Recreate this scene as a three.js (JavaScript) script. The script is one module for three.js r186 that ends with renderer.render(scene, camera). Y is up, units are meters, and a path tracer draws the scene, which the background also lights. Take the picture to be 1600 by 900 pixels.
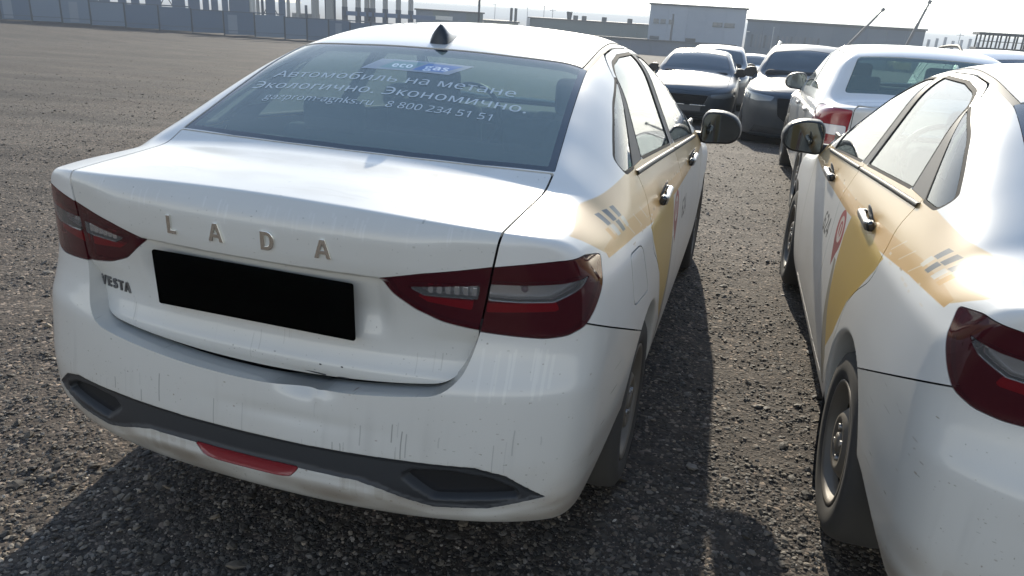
import * as THREE from 'three';
import { RoundedBoxGeometry } from 'three/addons/geometries/RoundedBoxGeometry.js';
import { TextGeometry } from 'three/addons/geometries/TextGeometry.js';
import { FontLoader } from 'three/addons/loaders/FontLoader.js';
import { mergeGeometries } from 'three/addons/utils/BufferGeometryUtils.js';
import { ImprovedNoise } from 'three/addons/math/ImprovedNoise.js';

// ---------------------------------------------------------------- camera
const scene = new THREE.Scene();
const camera = new THREE.PerspectiveCamera(2 * Math.atan(450 / 1177.6) * 180 / Math.PI, 16 / 9, 0.05, 3000);
{
  const yaw = -0.28896, pitch = 0.34963, roll = 0.06219;
  const f = new THREE.Vector3(Math.sin(yaw) * Math.cos(pitch), -Math.sin(pitch), -Math.cos(yaw) * Math.cos(pitch));
  const r = new THREE.Vector3().crossVectors(f, new THREE.Vector3(0, 1, 0)).normalize(), u = new THREE.Vector3().crossVectors(r, f);
  const r2 = r.clone().multiplyScalar(Math.cos(roll)).addScaledVector(u, Math.sin(roll)), u2 = u.clone().multiplyScalar(Math.cos(roll)).addScaledVector(r, -Math.sin(roll));
  camera.position.set(1.107, 1.5463, 2.3614);
  camera.quaternion.setFromRotationMatrix(new THREE.Matrix4().makeBasis(r2, u2, f.clone().negate()));
}
// ---------------------------------------------------------------- sky, sun, exposure
const sunDir = new THREE.Vector3(-0.335, 1, -2.28).normalize();
{ // clear spring sky with a white, hazy horizon, brightest round the sun
  const W = 1024, H = 512, data = new Float32Array(W * H * 4), d = new THREE.Vector3();
  for (let j = 0; j < H; j++) for (let i = 0; i < W; i++) {
    const el = ((j + 0.5) / H - 0.5) * Math.PI, az = ((i + 0.5) / W - 0.5) * 2 * Math.PI; d.set(Math.cos(az) * Math.cos(el), Math.sin(el), Math.sin(az) * Math.cos(el));
    const c = d.dot(sunDir), up = Math.max(0, d.y), hz = Math.exp(-up * 4.2), a = Math.acos(Math.min(1, Math.max(-1, c)));
    const glow = 0.3 * Math.exp(-a * 2.2) + 2.2 * Math.exp(-a * 7), ray = 0.38 + 0.62 * c * c; // air scatters most along and against the sun's direction, least across it
    for (let k = 0; k < 3; k++) { let v = [0.15, 0.31, 0.62][k] * (1 - hz) * ray + [2.10, 2.06, 1.78][k] * hz * ray + [1, 0.95, 0.82][k] * glow * (0.6 + 0.4 * hz); if (d.y < 0) v *= 0.4; data[(j * W + i) * 4 + k] = v; }
    data[(j * W + i) * 4 + 3] = 1;
  }
  const t = new THREE.DataTexture(data, W, H, THREE.RGBAFormat, THREE.FloatType); t.mapping = THREE.EquirectangularReflectionMapping; t.magFilter = t.minFilter = THREE.LinearFilter; t.needsUpdate = true;
  scene.background = t; scene.environment = t; scene.backgroundIntensity = scene.environmentIntensity = 1;
}
const sun = new THREE.DirectionalLight(new THREE.Color().setRGB(1, 0.91, 0.75), 3.3);
sun.position.copy(sunDir).multiplyScalar(60); sun.target.position.set(0, 0, -3); sun.castShadow = true; sun.shadow.mapSize.set(4096, 4096);
Object.assign(sun.shadow.camera, { left: -40, right: 40, top: 40, bottom: -40, near: 1, far: 200 });
scene.add(sun, sun.target);
const renderer = new THREE.WebGLRenderer({ antialias: true });
renderer.setSize(1024, 576); renderer.shadowMap.enabled = true; renderer.toneMapping = THREE.LinearToneMapping; renderer.toneMappingExposure = 1.95;
// ---------------------------------------------------------------- surfaces: smooth profile curves, sheet fields, meshing, cutting
const clamp = (x, a, b) => x < a ? a : x > b ? b : x;
const sstep = (a, b, x) => { const t = clamp((x - a) / (b - a), 0, 1); return t * t * (3 - 2 * t); };
const mix = (a, b, t) => a + (b - a) * t;
function rng(seed) { let s = seed | 0; return () => { s = (s + 0x6d2b79f5) | 0; let t = Math.imul(s ^ (s >>> 15), 1 | s); t = (t + Math.imul(t ^ (t >>> 7), 61 | t)) ^ t; return ((t ^ (t >>> 14)) >>> 0) / 4294967296; }; }
// monotone cubic through [x, y] points, smoothed by a gaussian of width sigma; returns f with f.d (slope)
function curve(pts, sigma = 0.02, step = 0.004) {
  const n = pts.length, X = pts.map(p => p[0]), Y = pts.map(p => p[1]), m = new Array(n), d = [];
  for (let i = 0; i < n - 1; i++) d.push((Y[i + 1] - Y[i]) / (X[i + 1] - X[i]));
  m[0] = d[0]; m[n - 1] = d[n - 2];
  for (let i = 1; i < n - 1; i++) m[i] = d[i - 1] * d[i] <= 0 ? 0 : 2 * d[i - 1] * d[i] / (d[i - 1] + d[i]);
  const raw = x => {
    if (x <= X[0]) return Y[0] + m[0] * (x - X[0]);
    if (x >= X[n - 1]) return Y[n - 1] + m[n - 1] * (x - X[n - 1]);
    let i = 0; while (x > X[i + 1]) i++;
    const h = X[i + 1] - X[i], t = (x - X[i]) / h, t2 = t * t, t3 = t2 * t;
    return (2 * t3 - 3 * t2 + 1) * Y[i] + (t3 - 2 * t2 + t) * h * m[i] + (-2 * t3 + 3 * t2) * Y[i + 1] + (t3 - t2) * h * m[i + 1];
  };
  const x0 = X[0] - 0.2, N = Math.ceil((X[n - 1] - X[0] + 0.4) / step) + 2, r = Math.max(1, Math.ceil(3 * sigma / step)), S = new Float64Array(N + 2 * r), T = new Float64Array(N), K = [];
  let ks = 0; for (let j = -r; j <= r; j++) { const w = Math.exp(-0.5 * (j * step / sigma) ** 2); K.push(w); ks += w; }
  for (let i = 0; i < N + 2 * r; i++) S[i] = raw(x0 + (i - r) * step);
  for (let i = 0; i < N; i++) { let s = 0; for (let j = 0; j <= 2 * r; j++) s += K[j] * S[i + j]; T[i] = s / ks; }
  const f = x => {
    let u = (x - x0) / step, i = Math.floor(u); if (i < 1) i = 1; else if (i > N - 3) i = N - 3;
    const t = u - i, a = T[i - 1], b = T[i], c = T[i + 1], e = T[i + 2];
    return b + 0.5 * t * (c - a + t * (2 * a - 5 * b + 4 * c - e + t * (3 * (b - c) + e - a)));
  };
  f.d = x => (f(x + 0.004) - f(x - 0.004)) / 0.008;
  return f;
}
const smax = (a, b, k) => { const h = k - Math.abs(a - b); return h > 0 ? Math.max(a, b) + h * h / (4 * k) : Math.max(a, b); };
// signed distance to a closed polygon [[u, v], ...]; negative inside
function poly(P) {
  const n = P.length, bx = [Infinity, Infinity, -Infinity, -Infinity];
  for (const [u, v] of P) { bx[0] = Math.min(bx[0], u); bx[1] = Math.min(bx[1], v); bx[2] = Math.max(bx[2], u); bx[3] = Math.max(bx[3], v); }
  return (u, v) => {
    const ox = Math.max(bx[0] - u, u - bx[2]), oy = Math.max(bx[1] - v, v - bx[3]);
    if (ox > 0.06 || oy > 0.06) return Math.max(ox, oy);
    let d = Infinity, s = 1;
    for (let i = 0, j = n - 1; i < n; j = i++) {
      const ex = P[j][0] - P[i][0], ey = P[j][1] - P[i][1], wx = u - P[i][0], wy = v - P[i][1], t = clamp((wx * ex + wy * ey) / (ex * ex + ey * ey), 0, 1), qx = wx - ex * t, qy = wy - ey * t;
      d = Math.min(d, qx * qx + qy * qy);
      if ((v >= P[i][1]) !== (v >= P[j][1]) && u < P[i][0] + ex * (v - P[i][1]) / ey) s = -s;
    }
    return s * Math.sqrt(d);
  };
}
// rounds the corners of a polygon (radius r, or per-corner third entry) with k points each
function rounded(P, r, k = 5) {
  const out = [], n = P.length;
  P.forEach((p, i) => {
    const a = P[(i + n - 1) % n], b = P[(i + 1) % n], rr = p[2] ?? r;
    const la = Math.hypot(a[0] - p[0], a[1] - p[1]), lb = Math.hypot(b[0] - p[0], b[1] - p[1]), q = Math.min(rr, la * 0.48, lb * 0.48);
    if (q < 1e-4) { out.push([p[0], p[1]]); return; }
    const s = [p[0] + (a[0] - p[0]) * q / la, p[1] + (a[1] - p[1]) * q / la], e = [p[0] + (b[0] - p[0]) * q / lb, p[1] + (b[1] - p[1]) * q / lb];
    for (let j = 0; j <= k; j++) { const t = j / k; out.push([(1 - t) ** 2 * s[0] + 2 * t * (1 - t) * p[0] + t * t * e[0], (1 - t) ** 2 * s[1] + 2 * t * (1 - t) * p[1] + t * t * e[1]]); }
  });
  return out;
}
// surface nets on a field, cells of size h found through a coarse grid; vertices pulled onto the surface, normals from the field
function netMesh(F, lo, hi, h) {
  const C = 8, H = h * C, n = [0, 1, 2].map(i => Math.ceil((hi[i] - lo[i]) / H)), N = n.map(v => v * C + 1), S1 = N[0], S2 = N[0] * N[1], P = [], cell = new Map(), val = new Map(), quads = [];
  const at = (i, j, k) => { const key = i + j * S1 + k * S2; let v = val.get(key); if (v === undefined) { v = F(lo[0] + i * h, lo[1] + j * h, lo[2] + k * h); val.set(key, v); } return v; };
  const grad = (x, y, z, e) => [F(x + e, y, z) - F(x - e, y, z), F(x, y + e, z) - F(x, y - e, z), F(x, y, z + e) - F(x, y, z - e)].map(v => v / (2 * e));
  const vertex = (i, j, k) => {
    const key = i + j * S1 + k * S2; let v = cell.get(key); if (v !== undefined) return v;
    let sx = 0, sy = 0, sz = 0, c = 0;
    for (let a = 0; a < 12; a++) {
      const ax = a >> 2, b = a & 1, d = (a >> 1) & 1, o = [0, 0, 0]; o[(ax + 1) % 3] = b; o[(ax + 2) % 3] = d;
      const f0 = at(i + o[0], j + o[1], k + o[2]); o[ax] = 1; const f1 = at(i + o[0], j + o[1], k + o[2]);
      if ((f0 < 0) !== (f1 < 0)) { const t = f0 / (f0 - f1); o[ax] = t; sx += o[0]; sy += o[1]; sz += o[2]; c++; }
    }
    let x = lo[0] + (i + sx / c) * h, y = lo[1] + (j + sy / c) * h, z = lo[2] + (k + sz / c) * h;
    for (let it = 0; it < 2; it++) { const f = F(x, y, z), g = grad(x, y, z, 0.001), l = Math.max(0.2, g[0] * g[0] + g[1] * g[1] + g[2] * g[2]), s = clamp(f / l, -h * 0.5, h * 0.5); x -= g[0] * s; y -= g[1] * s; z -= g[2] * s; }
    v = P.length / 3; P.push(x, y, z); cell.set(key, v); return v;
  };
  const R = H * 1.75;
  for (let K = 0; K < n[2]; K++) for (let J = 0; J < n[1]; J++) for (let I = 0; I < n[0]; I++) {
    if (Math.abs(F(lo[0] + (I + 0.5) * H, lo[1] + (J + 0.5) * H, lo[2] + (K + 0.5) * H)) > R) continue;
    for (let k = K * C; k < K * C + C; k++) for (let j = J * C; j < J * C + C; j++) for (let i = I * C; i < I * C + C; i++) {
      const f = at(i, j, k);
      if (j > 0 && k > 0 && i + 1 < N[0]) { const g = at(i + 1, j, k); if ((f < 0) !== (g < 0)) quads.push(f < 0, i, j - 1, k - 1, i, j, k - 1, i, j, k, i, j - 1, k); }
      if (i > 0 && k > 0 && j + 1 < N[1]) { const g = at(i, j + 1, k); if ((f < 0) !== (g < 0)) quads.push(f < 0, i - 1, j, k - 1, i - 1, j, k, i, j, k, i, j, k - 1); }
      if (i > 0 && j > 0 && k + 1 < N[2]) { const g = at(i, j, k + 1); if ((f < 0) !== (g < 0)) quads.push(f < 0, i - 1, j - 1, k, i, j - 1, k, i, j, k, i - 1, j, k); }
    }
  }
  const T = [];
  for (let q = 0; q < quads.length; q += 13) {
    const v = [0, 1, 2, 3].map(a => vertex(quads[q + 1 + a * 3], quads[q + 2 + a * 3], quads[q + 3 + a * 3]));
    const [a, b, c, d] = quads[q] ? v : [v[3], v[2], v[1], v[0]];
    const l = (s, t) => (P[s * 3] - P[t * 3]) ** 2 + (P[s * 3 + 1] - P[t * 3 + 1]) ** 2 + (P[s * 3 + 2] - P[t * 3 + 2]) ** 2;
    if (l(a, c) < l(b, d)) T.push(a, b, c, a, c, d); else T.push(a, b, d, b, c, d);
  }
  const Nn = new Array(P.length);
  for (let i = 0; i < P.length; i += 3) { const g = grad(P[i], P[i + 1], P[i + 2], 0.0025), l = Math.hypot(...g) || 1; Nn[i] = g[0] / l; Nn[i + 1] = g[1] / l; Nn[i + 2] = g[2] / l; }
  return { p: P, n: Nn, t: T };
}
// cut a sheet by a scalar field: [part where g < a, part where g > b]
function half(M, G, level, sign) {
  const p = [], n = [], t = [], id = new Map(), ed = new Map(), nv = M.p.length / 3;
  const keep = i => { let v = id.get(i); if (v === undefined) { v = p.length / 3; id.set(i, v); p.push(M.p[i * 3], M.p[i * 3 + 1], M.p[i * 3 + 2]); n.push(M.n[i * 3], M.n[i * 3 + 1], M.n[i * 3 + 2]); } return v; };
  const cross = (i, j) => {
    if (i > j) [i, j] = [j, i];
    const key = i * nv + j; let v = ed.get(key); if (v !== undefined) return v;
    const s = (level - G[i]) / (G[j] - G[i]); v = p.length / 3; ed.set(key, v);
    for (let c = 0; c < 3; c++) { p.push(mix(M.p[i * 3 + c], M.p[j * 3 + c], s)); n.push(mix(M.n[i * 3 + c], M.n[j * 3 + c], s)); }
    return v;
  };
  for (let q = 0; q < M.t.length; q += 3) {
    const v = [M.t[q], M.t[q + 1], M.t[q + 2]], s = v.map(i => (G[i] - level) * sign > 0), c = s[0] + s[1] + s[2];
    if (c === 0) continue;
    if (c === 3) { t.push(keep(v[0]), keep(v[1]), keep(v[2])); continue; }
    const o = c === 1 ? s.indexOf(true) : s.indexOf(false), a = v[o], b = v[(o + 1) % 3], d = v[(o + 2) % 3];
    if (c === 1) t.push(keep(a), cross(a, b), cross(a, d));
    else { const x = cross(a, b), y = cross(a, d); t.push(x, keep(b), keep(d), x, keep(d), y); }
  }
  return { p, n, t };
}
function cut(M, g, gap = 0) {
  const G = new Float64Array(M.p.length / 3);
  for (let i = 0; i < G.length; i++) G[i] = g(M.p[i * 3], M.p[i * 3 + 1], M.p[i * 3 + 2]);
  return [half(M, G, -gap, -1), half(M, G, gap, 1)];
}
const offset = (M, d) => ({ p: M.p.map((v, i) => v - M.n[i] * d), n: M.n, t: M.t });
const joinM = (...L) => { const p = [], n = [], t = []; for (const m of L) { const o = p.length / 3; for (const v of m.p) p.push(v); for (const v of m.n) n.push(v); for (const v of m.t) t.push(v + o); } return { p, n, t }; };
// the sheet with its open edges turned inward by depth
function flanged(M, depth) {
  if (!M.t.length) return M;
  const nv = M.p.length / 3, e = new Map(), p = M.p.slice(), n = M.n.slice(), t = M.t.slice();
  for (let q = 0; q < M.t.length; q += 3) for (let k = 0; k < 3; k++) { const a = M.t[q + k], b = M.t[q + (k + 1) % 3], r = b * nv + a; if (e.has(r)) e.delete(r); else e.set(a * nv + b, [a, b]); }
  for (const [a, b] of e.values()) {
    const A = M.p.slice(a * 3, a * 3 + 3), B = M.p.slice(b * 3, b * 3 + 3), na = M.n.slice(a * 3, a * 3 + 3), nb = M.n.slice(b * 3, b * 3 + 3), d = [B[0] - A[0], B[1] - A[1], B[2] - A[2]];
    const o = [d[1] * na[2] - d[2] * na[1], d[2] * na[0] - d[0] * na[2], d[0] * na[1] - d[1] * na[0]], l = Math.hypot(...o); if (l < 1e-9) continue;
    const v = p.length / 3, da = typeof depth === 'function' ? depth(...A) : depth, db = typeof depth === 'function' ? depth(...B) : depth;
    p.push(...A, ...B, ...B.map((x, i) => Array.isArray(db) ? x + db[i] : x - nb[i] * db), ...A.map((x, i) => Array.isArray(da) ? x + da[i] : x - na[i] * da));
    for (let k = 0; k < 4; k++) n.push(o[0] / l, o[1] / l, o[2] / l);
    t.push(v, v + 2, v + 1, v, v + 3, v + 2);
  }
  return { p, n, t };
}
function toGeo(M, uvf, colf) {
  const g = new THREE.BufferGeometry(), nv = M.p.length / 3;
  g.setAttribute('position', new THREE.BufferAttribute(Float32Array.from(M.p), 3));
  g.setAttribute('normal', new THREE.BufferAttribute(Float32Array.from(M.n), 3));
  const uv = new Float32Array(nv * 2), col = colf ? new Float32Array(nv * 3) : null;
  for (let i = 0; i < nv; i++) {
    const x = M.p[i * 3], y = M.p[i * 3 + 1], z = M.p[i * 3 + 2], w = uvf ? uvf(x, y, z, M.n[i * 3]) : [x + z, y + z * 0.3];
    uv[i * 2] = w[0]; uv[i * 2 + 1] = w[1];
    if (col) { const c = colf(x, y, z, M.n[i * 3], M.n[i * 3 + 1], M.n[i * 3 + 2]); col[i * 3] = c[0]; col[i * 3 + 1] = c[1]; col[i * 3 + 2] = c[2]; }
  }
  g.setAttribute('uv', new THREE.BufferAttribute(uv, 2));
  if (col) g.setAttribute('color', new THREE.BufferAttribute(col, 3));
  g.setIndex(nv > 65535 ? new THREE.BufferAttribute(Uint32Array.from(M.t), 1) : new THREE.BufferAttribute(Uint16Array.from(M.t), 1));
  return g;
}
// ---------------------------------------------------------------- the white sedan: its outer surface (x right, y up, z rearward, origin under the rear axle)
const sedan = (() => {
  const yTop = curve([[-3.5, 0.66], [-3.4, 0.75], [-3.25, 0.845], [-3.0, 0.915], [-2.6, 0.985], [-2.2, 1.035], [-2.08, 1.065], [-1.95, 1.14], [-1.7, 1.29], [-1.45, 1.41], [-1.2, 1.475], [-0.9, 1.497], [-0.6, 1.485], [-0.27, 1.432], [-0.1, 1.378], [0.1, 1.29], [0.25, 1.22], [0.38, 1.160], [0.412, 1.1435], [0.428, 1.1365], [0.46, 1.130], [0.55, 1.124], [0.7, 1.117], [0.85, 1.107], [0.95, 1.098]], 0.014);
  const crown = curve([[-3.5, 0.08], [-3, 0.05], [-2.2, 0.05], [-1.6, 0.05], [-0.9, 0.045], [-0.2, 0.036], [0.36, 0.027], [0.85, 0.032]], 0.08);
  const plan = curve([[-3.5, 0.74], [-3.2, 0.835], [-2.9, 0.868], [-2.5, 0.876], [-1.5, 0.882], [-0.4, 0.882], [0, 0.885], [0.25, 0.879], [0.45, 0.868], [0.62, 0.85], [0.85, 0.82]], 0.06);
  const sec = curve([[0.15, -0.085], [0.22, -0.045], [0.32, -0.02], [0.45, -0.006], [0.6, 0], [0.72, -0.003], [0.82, -0.009], [0.89, -0.014], [0.93, -0.018], [0.965, -0.033], [1.02, -0.058], [1.08, -0.092], [1.2, -0.158], [1.3, -0.213], [1.4, -0.272], [1.5, -0.34]], 0.012);
  const drop = curve([[-0.1, 0.001], [0, 0], [0.15, 0.003], [0.3, 0.014], [0.45, 0.035], [0.6, 0.073], [0.7, 0.113], [0.75, 0.14], [0.8, 0.174], [0.83, 0.205], [0.86, 0.25], [0.9, 0.34], [0.95, 0.48]], 0.03);
  const lid = curve([[0.25, 0.83], [0.3, 0.885], [0.34, 0.923], [0.38, 0.942], [0.43, 0.955], [0.5, 0.957], [0.56, 0.95], [0.60, 0.866], [0.64, 0.867], [0.66, 0.870], [0.686, 0.880], [0.694, 0.880], [0.72, 0.869], [0.75, 0.859], [0.78, 0.856], [0.84, 0.861], [0.93, 0.882], [0.985, 0.892], [1.03, 0.893], [1.056, 0.889], [1.066, 0.884], [1.11, 0.849], [1.2, 0.78]], 0.005, 0.002);
  const corner = curve([[0.25, 0.83], [0.3, 0.885], [0.34, 0.923], [0.38, 0.942], [0.43, 0.955], [0.5, 0.957], [0.56, 0.951], [0.62, 0.943], [0.665, 0.937], [0.69, 0.933], [0.74, 0.912], [0.79, 0.894], [0.845, 0.884], [0.93, 0.884], [1.0, 0.887], [1.056, 0.888], [1.066, 0.884], [1.11, 0.849], [1.2, 0.78]], 0.007, 0.002);
  const nose = curve([[0.15, -3.30], [0.25, -3.40], [0.4, -3.45], [0.6, -3.455], [0.75, -3.43], [0.85, -3.3], [1.0, -3.0]], 0.03);
  const ndrop = curve([[-0.1, 0.002], [0, 0], [0.3, 0.02], [0.5, 0.07], [0.7, 0.2], [0.8, 0.34], [0.9, 0.6]], 0.05);
  // half width of the boot lid on the rear face
  const lidX = curve([[0.6, 0.50], [0.69, 0.527], [0.75, 0.555], [0.845, 0.577], [0.93, 0.590], [1.0, 0.600], [1.075, 0.612], [1.2, 0.614]], 0.015);
  const lidLow = x => 0.656 + 0.13 * x * x;
  // the boot lid outline, negative inside
  const lidField = (x, y, z, low = 0) => {
    const ax = Math.abs(x), s = y > 1.0 ? 0.6 + (y - 1.0) * 0.16 : lidX(y);
    return smax(smax(ax - Math.min(s, 0.612), low + lidLow(ax) - y, 0.055), 0.4125 - 0.125 * ax * ax - z, 0.002);
  };
  const recess = (ax, y) => { // number plate recess in the boot lid
    const t = sstep(0.95, 0.938, y) * sstep(0.77, 0.86, y) * sstep(0.375, 0.315, ax);
    return 0.024 * t;
  };
  let extra = null;               // small dents and steps added on top: (x, y) -> metres rearward
  const makeF = boot => (x, y, z) => {
    const ax = Math.abs(x);
    const cr = crown(z) / 0.36, ty = yTop(z) - cr * ax * ax - 0.35 * Math.max(0, ax - 0.62) ** 2, sl = yTop.d(z), sx = 2 * cr * ax;
    const a = (y - ty) / Math.sqrt(1 + sl * sl + sx * sx);
    const ss = sec.d(y), b = (ax - plan(z) - sec(y)) / Math.sqrt(1 + ss * ss);
    const ks = z < -1.9 ? 0.09 : mix(mix(0.13, 0.10, sstep(0.2, 0.5, z)), 0.035, sstep(0.45, 0.68, z));
    let f = smax(a, b, ks);
    if (z > 0.2) {
      let r = corner(y), dr = corner.d(y);
      if (boot) {
        const e = sstep(0.40, 0.57, ax) * sstep(0.79, 0.86, y), q = lid(Math.max(y, 0.62));
        r = mix(q, r - 0.002, e) - recess(ax, y); dr = mix(lid.d(Math.max(y, 0.62)), dr, e);
      }
      dr = clamp(dr, -1.5, 1.5);
      const dd = drop.d(ax); r -= drop(ax);
      if (extra && !boot && y < 0.75) r += extra(x, y);
      const c = (z - r) / Math.sqrt(1 + dr * dr + dd * dd);
      f = smax(f, c, y > 0.95 ? mix(0.006, 0.03, sstep(0.62, 0.8, ax)) : 0.04);
    }
    if (z < -2.6) { const nd = ndrop.d(ax), c = (nose(y) + ndrop(ax) - z) / Math.sqrt(1 + nd * nd); f = smax(f, c, 0.09); }
    f = smax(f, (z < 0.3 ? 0.2 : mix(0.44, 0.308, sstep(0.32, 0.8, z))) - y, 0.02);
    if (ax > 0.5 && y < 0.8) {
      const q = Math.min(Math.hypot(z, y - 0.31), Math.hypot(z + 2.635, y - 0.31));
      if (q < 0.6) { const w = Math.min(0.352 - q, ax - 0.62); f = smax(f, w, 0.016); }
    }
    return f;
  };
  return { F: makeF(false), boot: makeF(true), lidField, lidX, drop, plan, sec, yTop, set extra(v) { extra = v; } };
})();
// solve the sheet for one coordinate
const solve = (f, a, b) => { let fa = f(a); for (let i = 0; i < 40; i++) { const m = (a + b) / 2, v = f(m); if ((v < 0) === (fa < 0)) { a = m; fa = v; } else b = m; } return (a + b) / 2; };
const sideX = (y, z) => solve(x => sedan.F(x, y, z), 0.3, 1.05);
const topY = (x, z) => solve(y => sedan.F(x, y, z), 0.8, 1.7);
const bootZ = (x, y) => solve(z => sedan.boot(x, y, z), 0.35, 1.1);
const rearZ = (x, y) => solve(z => sedan.F(x, y, z), 0.35, 1.1);
const gradAt = (x, y, z, F = sedan.F, e = 0.003) => new THREE.Vector3(F(x + e, y, z) - F(x - e, y, z), F(x, y + e, z) - F(x, y - e, z), F(x, y, z + e) - F(x, y, z - e)).normalize();

const wrapU = (ax, z) => ax < 0.45 ? (ax - 0.45) * 0.95 : 0.38 * Math.atan2(ax - 0.45, Math.max(0.02, z - 0.45));
const lampOutline = [[0.329, 0.946, 0.85], [0.443, 0.972, 0.857], [0.52, 0.984, 0.845], [0.6, 0.999, 0.816], [0.679, 1.01, 0.785], [0.735, 1.018, 0.745], [0.782, 1.022, 0.69], [0.822, 1.002, 0.60], [0.826, 0.94, 0.64], [0.82, 0.885, 0.675], [0.806, 0.85, 0.70], [0.772, 0.829, 0.735], [0.722, 0.824, 0.762], [0.662, 0.829, 0.79], [0.569, 0.838, 0.81], [0.482, 0.851, 0.83], [0.421, 0.873, 0.84], [0.376, 0.906, 0.85]];
const lampPoly = poly(rounded(lampOutline.map(([x, y, z]) => [wrapU(x, z), y]), 0.012, 3));
const lampField = (x, y, z) => z < 0.4 || y < 0.7 || y > 1.12 ? 1 : lampPoly(wrapU(Math.abs(x), z), y);
const P2 = pts => poly(pts.map(([x, y, z]) => [wrapU(x, z ?? 0.8), y]));
const onLamp = f => (x, y, z) => f(wrapU(Math.abs(x), z), y);
const clearOuter = onLamp(P2([[0.592, 0.957, 0.815], [0.68, 0.957, 0.775], [0.746, 0.961, 0.737], [0.80, 0.976, 0.69], [0.775, 0.944, 0.71], [0.752, 0.927, 0.733], [0.728, 0.915, 0.745], [0.66, 0.914, 0.785], [0.592, 0.917, 0.815]]));
const clearInner = onLamp(P2([[0.405, 0.934, 0.855], [0.572, 0.951, 0.82], [0.569, 0.917, 0.82], [0.445, 0.914, 0.84]]));
const barOuter = onLamp(P2([[0.590, 0.907, 0.815], [0.735, 0.911, 0.74], [0.742, 0.889, 0.735], [0.589, 0.884, 0.815]]));
const barInner = onLamp(P2([[0.425, 0.907, 0.84], [0.557, 0.909, 0.82], [0.555, 0.886, 0.82], [0.448, 0.893, 0.84]]));
const lineOuter = onLamp(P2([[0.592, 0.968, 0.815], [0.735, 0.972, 0.745], [0.795, 0.984, 0.69], [0.735, 0.962, 0.745], [0.592, 0.958, 0.815]]));

const P2s = (pts, r = 0, k = 4) => poly(r ? rounded(pts, r, k) : pts);
const sideField = f => (x, y, z) => Math.max(f(z, y), 0.35 - Math.abs(x));
const frontGlass = P2s([[-0.985, 1.068], [-1.10, 1.402], [-1.25, 1.387], [-1.45, 1.312], [-1.62, 1.212], [-1.735, 1.13, 0.01], [-1.66, 1.018, 0.01], [-1.42, 1.038]], 0.02);
const rearGlass = P2s([[-0.205, 1.116, 0.01], [-0.405, 1.352, 0.03], [-0.5, 1.388, 0.06], [-0.70, 1.408], [-1.005, 1.409, 0.01], [-0.875, 1.074, 0.01]], 0.02);
const quarterGlass = P2s([[-0.012, 1.116, 0.006], [-0.383, 1.345, 0.004], [-0.15, 1.279, 0.06], [0.02, 1.205, 0.06], [0.132, 1.15, 0.025], [0.11, 1.118, 0.02]], 0.02);
const pillarB = P2s([[-0.885, 1.066], [-1.015, 1.412], [-1.09, 1.41], [-0.975, 1.062]], 0.004);
const pillarC = P2s([[-0.195, 1.11], [-0.4, 1.356], [-0.39, 1.352], [-0.02, 1.112]], 0.002);
const rearDoor = P2s([[-0.03, 1.112, 0.004], [-0.03, 1.03], [0.03, 0.958], [0.052, 0.91], [0, 0.85], [-0.13, 0.78], [-0.225, 0.70], [-0.27, 0.60], [-0.35, 0.42], [-0.43, 0.31, 0.02], [-0.89, 0.30, 0.02], [-0.89, 0.95], [-0.93, 1.07], [-1.06, 1.43], [-0.75, 1.436], [-0.52, 1.42], [-0.40, 1.378]], 0.05);
const frontDoor = P2s([[-0.89, 0.30, 0.02], [-0.89, 0.95], [-0.93, 1.07], [-1.06, 1.43, 0.01], [-1.25, 1.418], [-1.45, 1.342], [-1.62, 1.242], [-1.80, 1.12, 0.02], [-1.93, 1.00], [-1.97, 0.85], [-1.95, 0.45], [-1.90, 0.30, 0.03]], 0.05);
const flapPoly = P2s([[0.235, 0.938], [0.085, 0.75], [0.32, 0.775], [0.392, 0.945]], 0.035);
const rearWindow = P2s([[-0.7, -0.20], [0, -0.203], [0.3, -0.213], [0.552, -0.238, 0.012], [0.585, 0.1], [0.613, 0.358, 0.02], [0.4, 0.388], [0.2, 0.403], [0, 0.408], [-0.7, 0.408]]);
const shield = P2s([[-0.7, -2.06], [0, -2.06], [0.4, -2.02], [0.69, -1.90, 0.03], [0.60, -1.5], [0.54, -1.33, 0.03], [0.3, -1.295], [0, -1.285], [-0.7, -1.285]]);
const seamY = z => 0.845 - 0.40 * (0.675 - z);
const trimPoly = P2s([[-0.3, 0.507], [0.2, 0.509], [0.42, 0.511], [0.6, 0.508], [0.672, 0.487], [0.765, 0.418], [0.72, 0.408], [0.63, 0.383], [0.50, 0.377], [0.43, 0.397], [0.37, 0.418], [0.31, 0.432], [0.16, 0.436], [-0.3, 0.436]]);
const pocketPoly = P2s([[0.425, 0.462], [0.448, 0.479], [0.54, 0.484], [0.63, 0.471], [0.69, 0.440], [0.70, 0.421], [0.60, 0.413], [0.50, 0.404]], 0.012);
const fogPoly = P2s([[-0.158, 0.438], [0.158, 0.438], [0.13, 0.405], [0.09, 0.398], [-0.09, 0.398], [-0.13, 0.405]], 0.01);
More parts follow.
